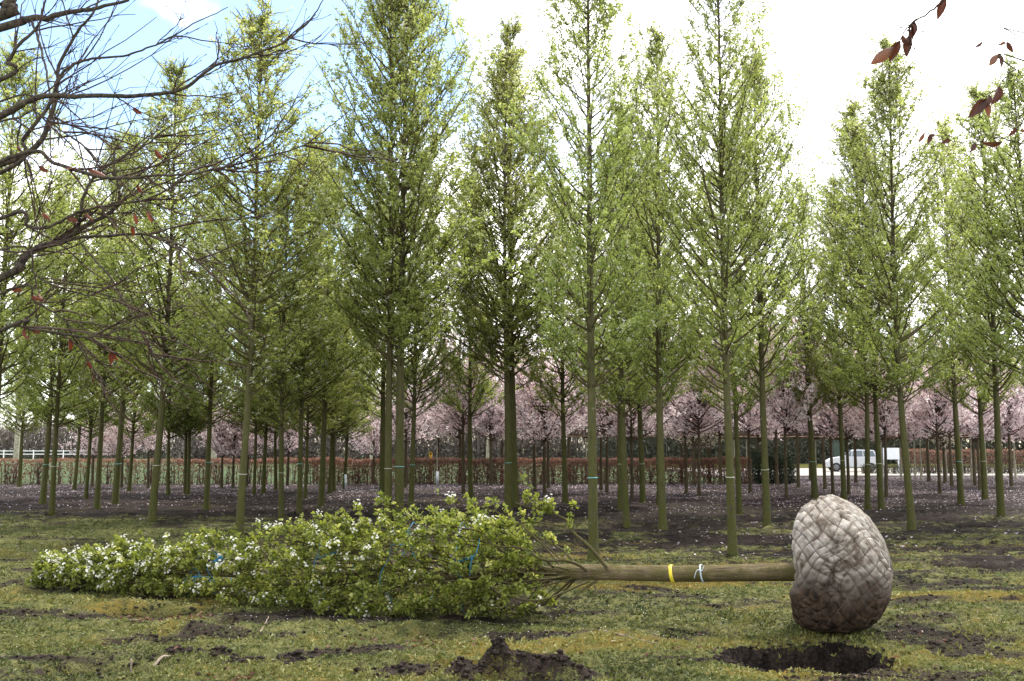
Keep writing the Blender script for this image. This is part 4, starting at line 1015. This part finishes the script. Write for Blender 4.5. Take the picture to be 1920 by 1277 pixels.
    nf = 360; pk_ = r.choice(nr, nf, replace=False, p=wgt); outv = unit(c[pk_] - (np.array(TA) + np.array(AX) * sa[pk_][:, None]))
    cf = c[pk_] + outv * .035 + np.array([0, 0, .020]); k = 8
    off = r.normal(0, .021, (nf * k, 3)); cf = np.repeat(cf, k, 0) + off
    flowers(mbf, cf, unit(off) * .8 + np.repeat(outv, k, 0) * .6 + np.array([0, 0, .5]), .026 + .009 * r.random(nf * k), np.clip(r.normal(.65, .25, nf * k), 0, 1))
    fl('branches', mbb, 'twig'); f = fl('foliage', mbl, 'felled_leaf', False); f['kind'] = 'stuff'
    f = fl('blossom', mbf, 'white_petal', False); f['kind'] = 'stuff'; f['label'] = 'clusters of white pear blossom'
felled_crown()

# ropes round the crown
for px, yk, tail in ((768, 1020, .17), (885, 1045, .22), (628, 1034, .15), (414, 1046, .06), (374, 1080, .12), (168, 1075, .04)):
    k = np.linspace(0, 1, 200); s_ = 0
    best = min(np.linspace(2.5, LEN - .1, 300), key=lambda q: abs(((lambda v: 960 + F * v[0] / (v[1] * ct + (v[2] - EYE) * st))(axis_pt(q))) - px))
    R_ = float(envelope(best)); a = np.linspace(0, 2 * PI, 40)
    c = axis_pt(best); wob = .66 + .08 * np.sin(a * 3 + px) + .08 * np.sin(a * 7 + px)
    pts = c + up_ * (R_ * wob * np.sin(a))[:, None] + sd_ * (R_ * wob * np.cos(a))[:, None] + np.array(AX) * (.06 * np.sin(a + px))[:, None]
    pts[:, 2] = np.maximum(pts[:, 2], gz(pts[:, 0], pts[:, 1]) + .015)
    mb = MB(); tubes(mb, pts, np.full(40, .0045), 6)
    kd = np.linalg.norm(c - np.array((0, 0, EYE))); kp = np.array(at(px, yk, c[1] - R_ * .90))
    near = pts[np.argmin(np.linalg.norm(pts - kp, axis=1))]
    rr = np.random.default_rng(px)
    for q in range(3):                                # knot and loose ends
        e = kp + np.array([rr.normal(0, .05), rr.normal(0, .02), (tail if q == 1 else -tail * (1 if q else .8)) * .8])
        tubes(mb, bez([near, kp + rr.normal(0, .012, 3), kp + (e - kp) * .5 + rr.normal(0, .015, 3), e], 12), np.linspace(.0055, .004, 12), 6)
    ang = np.linspace(0, 4 * PI, 26); tubes(mb, kp + np.stack([.014 * np.cos(ang), .010 * np.sin(ang * 1.3), .016 * np.sin(ang)], -1), np.full(26, .0045), 6)
    fl('rope', mb, 'rope_blue')
# bands on the bare stem
def stem_band(px, mat, half, name, tails=False):
    best = min(np.linspace(.2, 3.5, 400), key=lambda q: abs(960 + F * axis_pt(q)[0] / (axis_pt(q)[1] * ct + (axis_pt(q)[2] - EYE) * st) - px))
    s = best; c = axis_pt(s) + up_ * (.018 * math.sin(s * 1.1) + .012 * math.sin(s * 2.7 + 1)) + sd_ * .02 * math.sin(s * .9)
    r0 = float(np.interp(s, [-.1, .15, 1.2, 3.0, 5], [.088, .082, .076, .071, .048])) * 1.085
    me = ring_mesh(name, r0 * .97, .006, half, mat, 28)
    R = Matrix(((sd_[0], up_[0], AX[0]), (sd_[1], up_[1], AX[1]), (sd_[2], up_[2], AX[2]))).to_4x4(); R.translation = Vector(c) + inv
    o = link(name, me, tree); o.matrix_local = R @ Matrix.Rotation(.12, 4, 'X')
    if tails:
        mb = MB(); k = c + sd_ * (r0 + .006) + up_ * .04
        for q in ((.03, .05, -.07), (-.02, .03, .05)):
            tubes(mb, bez([k, k + np.array(AX) * q[0] + sd_ * .02, k + np.array(AX) * q[0] * 2 + up_ * q[2] + sd_ * .015], 8), np.linspace(.005, .003, 8), 6)
        fl('knot', mb, mat)
    return o
stem_band(1262, 'tape_yellow', .016, 'tape_band'); stem_band(1318, 'rope_white', .007, 'string_tie', True)

# ---- root ball
def root_ball():
    r = np.random.default_rng(5)
    ax = -np.array(AX); ax[2] = 0; ax = unit(ax); upv = np.array([0, 0, 1.0]); sd = np.cross(upv, ax)      # sd
    c0 = np.array(BC)
    prof_v = np.array([0, .10, .2, .26, .34, .45, .56, .68, .80, .90, .96, 1.0])
    prof_x = np.array([-.36, -.365, -.36, -.33, -.24, -.10, .04, .19, .32, .405, .43, .44])
    prof_r = np.array([.0, .22, .40, .49, .575, .625, .635, .585, .46, .27, .13, .0])
    from_v = np.linspace(0, 1, 400)
    sm = np.ones(21) / 21
    def smooth(y):
        q = np.interp(from_v, prof_v, y); e = np.concatenate([np.full(10, q[0]), q, np.full(10, q[-1])]); e[:10] = 2 * q[0] - q[10:0:-1]; e[-10:] = 2 * q[-1] - q[-2:-12:-1]
        return np.convolve(e, sm, 'valid')
    px_, pr_ = smooth(prof_x), np.maximum(smooth(prof_r), 0)
    K, Mv = 23, 10
    def warp(ph, v):
        return .14 * np.sin(ph * 2 + v * 7) * np.sin(v * PI) + .07 * np.sin(ph * 5 - v * 11 + 1) * np.sin(v * PI), .024 * np.sin(ph * 3 + 1.3) + .014 * np.sin(ph * 7 + v * 5)
    def surf(ph, v, dr=0.0):
        wp, wv = warp(ph, v); vv = np.clip(v + wv * np.sin(v * PI), 0, 1); p2 = ph + wp
        R = np.interp(vv, from_v, pr_); X = np.interp(vv, from_v, px_)
        lump = 1 + .035 * np.sin(p2 * 2 + 2.0) + .025 * np.sin(p2 * 3 + vv * 5) + .02 * np.sin(p2 * 5 + 1)
        nx = np.gradient(pr_, from_v); nr = np.gradient(-px_, from_v)          # profile normal (x, r)
        nX = np.interp(vv, from_v, nx); nR = np.interp(vv, from_v, nr); ll = np.sqrt(nX ** 2 + nR ** 2) + 1e-6
        nX, nR = -(-nX) / ll, nR / ll
        nX, nR = -np.interp(vv, from_v, nx) / ll, -np.interp(vv, from_v, nr) / ll
        R = np.maximum(R * lump + nR * dr, 0); X = X + nX * dr
        # the ball leans: top edge is shifted towards the stem
        zc = R * np.sin(p2); tz = np.clip(zc / .62, 0, 1); bz = np.clip(-zc / .6, 0, 1)
        X = X * (1 - .15 * tz ** 2) * (1 + .10 * bz) - .11 * np.maximum(zc, 0) ** 1.0 - .05 * bz
        P = c0 + ax * X[..., None] + upv * zc[..., None] + sd * (R * np.cos(p2))[..., None]
        g = .012; P[..., 2] = np.where(P[..., 2] < .12, .12 - .12 * np.tanh((.12 - P[..., 2]) / .13) * .98, P[..., 2])
        return P
    nph, nv = 380, 170
    ph = np.linspace(0, 2 * PI, nph, endpoint=False); v = np.linspace(0, 1, nv)
    PH, V = np.meshgrid(ph, v)
    cell1 = PH * K / (2 * PI) + V * Mv; cell2 = PH * K / (2 * PI) - V * Mv
    s1, s2 = np.abs(np.sin(PI * cell1)), np.abs(np.sin(PI * cell2))
    idc = np.floor(cell1) * 31.7 + np.floor(cell2) * 17.3
    amp = .75 + .5 * np.abs(np.sin(idc))
    edge = np.clip(np.interp(V, [0, .12, .25, .85, 1], [.1, .6, 1, .75, .2]), 0, 1)
    pil = np.minimum(s1, s2); pil = 1 - (1 - pil) ** 2.2
    dr = .018 * pil * amp * edge
    base = surf(PH, V)
    # wrinkles pulled towards the places where the net was gathered
    wr = np.zeros_like(dr); g2 = np.zeros_like(dr)
    for px, py, am, sc in ((1562, 1072, .020, .16), (1568, 1017, .012, .10), (1574, 1112, .016, .11), (1548, 1100, .014, .10), (1577, 970, .008, .07), (1530, 938, .012, .09)):
        q = np.array(at(px, py, 8.9)); rr_ = unit(q - np.array([0, 0, EYE])); rel = base - np.array([0, 0, EYE]); dist = np.linalg.norm(rel - (rel @ rr_)[..., None] * rr_, axis=-1)
        front = (rel @ rr_) < np.linalg.norm(c0 - np.array([0, 0, EYE])) + .1
        e1 = unit(np.cross(rr_, [0, 0, 1.])); e2 = np.cross(e1, rr_); th = np.arctan2(rel @ e2, rel @ e1) if False else np.arctan2((rel - (rel @ rr_)[..., None] * rr_) @ e2 , (rel - (rel @ rr_)[..., None] * rr_) @ e1)
        w = np.exp(-(dist / sc) ** 1.3) * front
        wr += 1.0 * am * w * (np.sin(th * 5 + px + 30 * dist) * .5 + np.sin(th * 11 + px * 2 - dist * 60) * .45 + np.sin(th * 3 + px) * .4) * sstep(.0, .03, dist) - am * 1.6 * np.exp(-(dist / .022) ** 2) * front
    lowf = lambda a, q: .012 * np.sin(a * 3 + q * 8) * np.sin(q * 9 + a * 2) * np.sin(q * PI)
    fold = .004 * np.sin(PH * 31 + V * 25 + 3 * np.sin(V * 9)) * np.sin(PH * 9 + V * 14) + .011 * (fbm(PH * 9, V * 26, 4, 2) - .5) + lowf(PH, V)
    P = surf(PH, V, dr + wr + fold)
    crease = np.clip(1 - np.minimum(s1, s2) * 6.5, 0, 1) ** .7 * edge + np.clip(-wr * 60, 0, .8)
    mb = MB(); i = (np.arange(nv - 1)[:, None] * nph); k = np.arange(nph); k2 = (k + 1) % nph
    mb.add(P.reshape(-1, 3), np.stack([i + k, i + k2, i + nph + k2, i + nph + k], -1).reshape(-1, 4))
    ball = fl('root_ball', mb, 'burlap', True, extra=dict(crease=np.clip(crease, 0, 1).ravel()))
    ball['label'] = 'earth root ball wrapped in grey burlap under a diamond wire net'
    # wire net
    mn = MB(); nn = 90; vv = np.linspace(.07, .985, nn)
    for sgn in (1, -1):
        for q in range(K):
            p_ = (q - sgn * vv * Mv) * 2 * PI / K
            e = np.interp(vv, [0, .12, .25, .85, 1], [.1, .6, 1, .75, .2])
            tubes(mn, surf(p_, vv, .0028 + lowf(p_, vv)), np.full(nn, .0034), 5)
    net = fl('wire_net', mn, 'net_wire', True, parent=ball)
    # gathered burlap lip hanging round the stem side
    mf = MB(); n1, n2 = 60, 14; a = np.linspace(PI * .80, PI * 1.42, n1) ; b_ = np.linspace(0, 1, n2)
    # angle measured with camera side at cos>0 -> use the side that faces the camera
    A, B = np.meshgrid(np.linspace(-.95, -.12, n1), b_)
    Rr = .30 + .25 * B + .03 * np.sin(A * 9) * B; sag = .055 * np.sin(B * PI) * (1 + .2 * np.sin(A * 11)) * np.sin((A + .95) / .83 * PI)
    for side in (0, 1):
        Xo = np.interp(Rr, prof_r[:6], prof_x[:6]) + .012 - sag * 1.0 + .012 * side - .02
        Q = c0 + ax * Xo[..., None] + upv * (Rr * np.sin(A) - .02)[..., None] + (sd * (1 if sd[1] < 0 else -1)) * (Rr * np.cos(A))[..., None]
        ii = (np.arange(n2 - 1)[:, None] * n1 + np.arange(n1 - 1)[None]).ravel(); mf.add(Q.reshape(-1, 3), np.stack([ii, ii + 1, ii + n1 + 1, ii + n1], -1))
    m2 = fl('burlap_flap', mf, 'burlap', True, parent=ball); m2['label'] = 'loose burlap fold hanging below the stem'
root_ball()

# ------------------------------------------------------------------ bare beech boughs reaching in
dead_leaf_me = []; rust_leaf_me = []
for q in range(3):
    mb = MB(); n1, n2 = 7, 5; uu, vv = np.meshgrid(np.linspace(0, 1, n1), np.linspace(-1, 1, n2))
    wd = .52 * np.sin(np.clip(uu, 0, 1) * PI * .93 + .12) ** .8 * (1 - .25 * uu)
    cu = (.5, 1.1, -.7)[q]
    v = np.stack([uu - .15 * uu ** 3 * (q == 1), vv * wd * (1 - .35 * (vv ** 2) * abs(cu)) * .62, cu * .22 * vv ** 2 * wd * 2 - .25 * uu ** 2 + .03 * np.sin(uu * 18) * np.abs(vv)], -1).reshape(-1, 3)
    i = (np.arange(n2 - 1)[:, None] * n1 + np.arange(n1 - 1)[None]).ravel(); mb.add(v, np.stack([i, i + 1, i + n1 + 1, i + n1], -1), .25 + .25 * q)
    dead_leaf_me.append(mb.mesh('dead_leaf', 'dead_leaf', True)); rust_leaf_me.append(mb.mesh('rust_leaf', 'rust_leaf', True))

def beech(name, trunk_xy, r0, H, limbs, leaf_px, label, seed, tw_n, tw_len, lead):
    r = np.random.default_rng(seed); g = gzs(*trunk_xy)
    t = empty(name, (trunk_xy[0], trunk_xy[1], g), 0, label, 'beech tree'); iv = Matrix.Translation((-trunk_xy[0], -trunk_xy[1], -g))
    link('trunk', trunk_mesh('trunk', H, r0, 'beech_bark', seed * .37, 1, 18, .12, .03, .3, 30), t)
    mb = MB(); mt = MB(); allp = []
    for pts, Ys, ra, rb, tn in limbs:
        w = [np.array(at(x, y, d)) for (x, y), d in zip(pts, Ys)]
        if lead:                                    # carry the limb back to the stem
            root = np.array([trunk_xy[0], trunk_xy[1], max(.8, min(H - .3, w[0][2] - .35 * abs(w[0][0] - trunk_xy[0])))])
            off = w[0] - root
            if pts[0][0] < 5 or pts[0][0] > 1915: w = [root, root + off * .5 + np.array([0, 0, -.03])] + w
        n = 16 + 6 * len(pts); q = bez(w, n); q[3:] += np.cumsum(r.normal(0, .0025, q[3:].shape), 0)
        tubes(mb, q, np.linspace(ra * (1.25 if lead else 1), rb, n), 8); allp.append(q)
        # twigs
        k = int(tn * tw_n); 
        if not k: continue
        idx = r.integers(int(n * .30), max(int(n * .86), int(n * .30) + 2), k); tan = unit(q[np.minimum(idx + 1, n - 1)] - q[idx - 1])
        sgn = np.where(r.random(k) < .5, -1, 1)[:, None]
        pl = unit(np.cross(tan, np.array([0, 1., 0])[None] + r.normal(0, .35, (k, 3))))
        d = unit(tan * .85 + pl * sgn * (.35 + .45 * r.random((k, 1))) + r.normal(0, .15, (k, 3)) + np.array([.25 * (1 if trunk_xy[0] < 0 else -1), 0, -.02]))
        ln = tw_len * (.25 + .9 * r.random(k)) * (1.15 - .65 * idx / n); u = np.linspace(0, 1, 7)
        P = q[idx][:, None] + d[:, None] * (ln[:, None] * u)[..., None] + np.array([0, 0, 1.]) * (r.normal(.05, .16, k)[:, None] * ln[:, None] * u ** 2)[..., None]
        P += np.cumsum(r.normal(0, .011, P.shape), 1) * u[None, :, None] ** .5
        tubes(mt, P, (.0034 + .0022 * r.random((k, 1))) * (1 - .68 * u)[None], 4)
        # side twigs, set alternately
        m_ = k * 4; bi = r.integers(0, k, m_); j = r.integers(1, 6, m_); o = P[bi, j]; tn_ = unit(P[bi, j + 1] - P[bi, j])
        d2 = unit(tn_ * .9 + r.normal(0, .42, (m_, 3)) * np.array([1, .7, 1])); l2 = ln[bi] * (.15 + .38 * r.random(m_)); u2 = np.linspace(0, 1, 4)
        P2 = o[:, None] + d2[:, None] * (l2[:, None] * u2)[..., None] + np.array([0, 0, 1.]) * (r.normal(.05, .14, m_)[:, None] * l2[:, None] * u2 ** 2)[..., None]
        P2 += np.cumsum(r.normal(0, .007, P2.shape), 1) * u2[None, :, None] ** .5
        tubes(mt, P2, (.0019 + .0008 * r.random((m_, 1))) * (1 - .5 * u2)[None], 3)
        # pointed buds
        bt = P2[:, -1]; bd = unit(P2[:, -1] - P2[:, -2])
        bu = np.stack([bt, bt + bd * .008, bt + bd * .020], 1); tubes(mt, bu, np.broadcast_to(np.array([.0012, .0024, .0003]), (m_, 3)), 4)
        allp.append(P.reshape(-1, 3))
    me = mb.mesh('limbs', 'beech_bark', True); me.transform(iv); link('limbs', me, t)
    me = mt.mesh('twigs', 'beech_twig', True); me.transform(iv); o = link('twigs', me, t)
    allp = np.concatenate(allp); cp = np.array([0, 0, EYE])
    pr = np.stack([960 + F * allp[:, 0] / (allp[:, 1] * ct + (allp[:, 2] - EYE) * st), 638.5 - F * ((allp[:, 2] - EYE) * ct - allp[:, 1] * st) / (allp[:, 1] * ct + (allp[:, 2] - EYE) * st)], -1)
    for x, y, L_, an in leaf_px:
        a = allp[np.argmin(np.linalg.norm(pr - np.array([x, y]), axis=1))]      # hang the leaf on the nearest twig
        o = link('leaf', (rust_leaf_me if trunk_xy[0] < 0 else dead_leaf_me)[int(r.integers(0, 3))], t)
        if trunk_xy[0] < 0: L_ *= 1.45
        e = Matrix.Rotation(r.normal(0, .5), 4, 'Z') @ Matrix.Rotation(math.radians(an), 4, 'Y') @ Matrix.Rotation(PI / 2 + r.normal(0, .6), 4, 'X')
        o.matrix_local = Matrix.Translation(Vector(a) - Vector((trunk_xy[0], trunk_xy[1], g))) @ e @ Matrix.Diagonal((L_ * 1.3, L_ * 1.3, L_ * 1.3, 1))
    return t

limbsL = [
 ([(0, 520), (30, 495), (55, 470), (85, 457), (120, 450), (150, 425), (180, 407), (220, 380), (226, 350), (222, 315), (228, 270)], [5.0] * 5 + [4.95] * 6, .019, .004, 1.2),
 ([(148, 425), (150, 398), (165, 355), (186, 328), (230, 305), (280, 275), (330, 240), (400, 215)], [4.97] * 8, .008, .002, .9),
 ([(0, 318), (45, 303), (85, 275), (105, 222), (113, 165), (116, 122), (152, 62), (180, 28), (190, -15)], [5.3] * 9, .017, .004, .8),
 ([(0, 226), (38, 205), (72, 188), (110, 188), (200, 184), (280, 180), (350, 168), (415, 126), (480, 105), (550, 76), (600, 30), (622, -5)], [4.7] * 12, .015, .0022, 1.4),
 ([(0, 53), (45, 37), (90, 33), (130, 26), (180, 18), (245, -2)], [5.6] * 6, .024, .008, .5),
 ([(0, 315), (40, 250), (82, 190), (118, 122), (160, 100), (225, 90), (290, 70), (350, 38), (425, 0)], [5.1] * 9, .011, .0022, .8),
 ([(0, 150), (18, 112), (38, 85), (70, 50), (82, 20), (88, -20)], [5.2] * 6, .012, .005, .6),
 ([(0, 302), (100, 315), (180, 338), (225, 340), (280, 334), (370, 325), (450, 305), (540, 280), (600, 245), (642, 212)], [4.6] * 10, .009, .0018, 1.5),
 ([(0, 408), (50, 424), (90, 424), (150, 400), (240, 388), (310, 368), (360, 330), (430, 300)], [4.9] * 8, .0095, .002, 1.1),
 ([(120, 452), (200, 437), (270, 434), (312, 446), (360, 480), (410, 500), (440, 496)], [4.98] * 7, .0065, .002, .8),
 ([(0, 620), (40, 613), (90, 626), (150, 636), (200, 632), (240, 620)], [4.4] * 6, .0085, .0025, .9),
 ([(0, 545), (60, 560), (120, 600), (160, 660), (190, 720), (225, 770)], [4.5] * 6, .006, .0015, .5),
 ([(150, 455), (210, 520), (260, 600), (290, 650), (310, 690)], [4.9] * 5, .0045, .0012, .5),
 ([(0, 232), (30, 275), (60, 330), (75, 380), (82, 405)], [4.9] * 5, .0055, .002, .5),
 ([(0, 180), (60, 205), (120, 245), (170, 290), (200, 330)], [4.8] * 5, .005, .0018, .6),
 ([(60, 40), (75, 95), (85, 140), (100, 200), (110, 240), (112, 280)], [5.5, 5.4, 5.3, 5.2, 5.2, 5.2], .006, .003, .4),
 ([(0, 30), (6, 12), (22, -14)], [5.6, 5.6, 5.6], .032, .028, .0),
 ([(0, 470), (70, 520), (130, 545), (210, 560), (270, 565)], [4.6] * 5, .006, .0015, .7),
]
leafL = [(248, 207, .030, 40), (284, 280, .03, 60), (132, 304, .035, 20), (160, 316, .045, 10), (72, 304, .025, 40), (20, 275, .025, 60), (262, 346, .03, 70), (253, 405, .03, 80), (275, 402, .03, 70), (252, 425, .025, 80), (120, 392, .03, 20), (86, 402, .025, 40), (160, 398, .03, 30), (80, 545, .03, 60), (40, 558, .03, 30), (4, 548, .03, 10), (107, 680, .03, 80), (210, 660, .03, 85), (132, 703, .025, 60), (168, 702, .028, 60), (58, 708, .025, 20), (38, 634, .035, 80), (205, 672, .025, 60)]
beech('beech_tree', (-4.9, 5.4), .17, 7.5, limbsL, leafL, 'bare beech with drooping dark twigs and a few rusty leaves', 21, 12, .66, True)

limbsR = [
 ([(1925, -150), (1870, -95), (1815, -40), (1772, 2), (1735, 35), (1712, 60), (1690, 85)], [3.0] * 7, .005, .0012, .12),
 ([(1925, 66), (1905, 78), (1885, 88), (1862, 95), (1842, 92)], [3.4] * 5, .002, .0008, .0),
 ([(1925, 122), (1898, 143), (1872, 160), (1855, 178), (1840, 195), (1825, 205)], [3.1] * 6, .0022, .001, .0),
 ([(1925, 281), (1880, 278), (1830, 278), (1790, 268), (1745, 258), (1725, 255)], [3.6] * 6, .002, .0008, .0),
 ([(1925, 238), (1912, 243), (1905, 248)], [3.5] * 3, .0015, .0008, .0),
]
leafR = [(1772, 2, .055, 110), (1712, 38, .042, 95), (1706, 45, .04, 60), (1706, 70, .045, 100), (1694, 80, .05, 130), (1682, 92, .06, 145), (1697, 72, .035, 70), (1872, 160, .055, 115), (1852, 184, .04, 120), (1838, 198, .055, 135), (1846, 190, .04, 90), (1858, 180, .035, 100), (1843, 100, .03, 135), (1857, 98, .04, 135), (1863, 97, .032, 75), (1893, 84, .03, 70), (1888, 82, .03, 150), (1917, 66, .025, 120), (1732, 256, .028, 130), (1742, 258, .028, 115), (1752, 262, .022, 160), (1776, 272, .026, 165), (1824, 280, .03, 130), (1884, 278, .05, 175), (1907, 247, .03, 140), (1912, 243, .02, 20)]
beech('beech_tree', (3.9, 3.3), .14, 6.5, limbsR, leafR, 'thin beech twigs with curled dark red leaves hanging against the white sky', 31, 10, .2, True)

# ------------------------------------------------------------------ sticks lying about
for pts, ra, lab in (
    ([(160, 1160), (215, 1160), (265, 1160), (300, 1154)], .007, 'long pale stick lying beside the brown leaf litter in a hollow'),
    ([(242, 1230), (246, 1243), (248, 1260)], .007, 'forked pale twig standing at the edge of the soil pit'),
    ([(268, 1247), (300, 1236), (320, 1232)], .014, 'short grey branch piece beside the soil pit'),
    ([(1603, 1226), (1622, 1229), (1650, 1236)], .016, 'stubby weathered root end by the rim of the planting hole'),
    ([(1512, 1274), (1560, 1272), (1590, 1275)], .006, 'thin straight stick lying in the yellow moss below the planting hole'),
    ([(1108, 1178), (1140, 1188), (1190, 1198), (1236, 1202)], .006, 'thin dark twig lying across bare soil under the felled trunk'),
    ([(1022, 1220), (1045, 1221), (1060, 1224)], .007, 'short reddish stick in the orange moss'),
    ([(488, 1185), (496, 1178), (503, 1173)], .006, 'small dark twig sticking out of the green moss')):
    w = []
    for x, y in pts:
        p = gp(x, y); w.append((p.x, p.y, gzs(p.x, p.y) + ra * .6))
    w = np.array(w)
    if 'standing' in lab: w[0, 2] += .09; w[0, :2] = w[2, :2] + np.array([-.02, .02]); w[1, :2] = w[2, :2] + np.array([-.01, .01]); w[1, 2] += .04; w[2, 2] -= .02
    if 'sticking out' in lab: w[2, 2] += .06
    q = bez(w, 14); q[1:-1] += rng.normal(0, .003, (12, 3)); b0 = q[0].copy()
    mb = MB(); tubes(mb, q - b0, np.linspace(ra, ra * .6, 14), 7, cap=True)
    if ra < .0075 and len(pts) >= 3:
        e = q[7] + np.array([.05, -.03, .035]); tubes(mb, bez([q[6], q[7] + np.array([.02, -.01, .012]), e], 8) - b0, np.linspace(ra * .6, ra * .3, 8), 5)
    tag(link('fallen_stick', mb.mesh('fallen_stick', 'dry_stick', True), None, Vector(b0)), lab, 'stick', 'sticks lying on the ground')
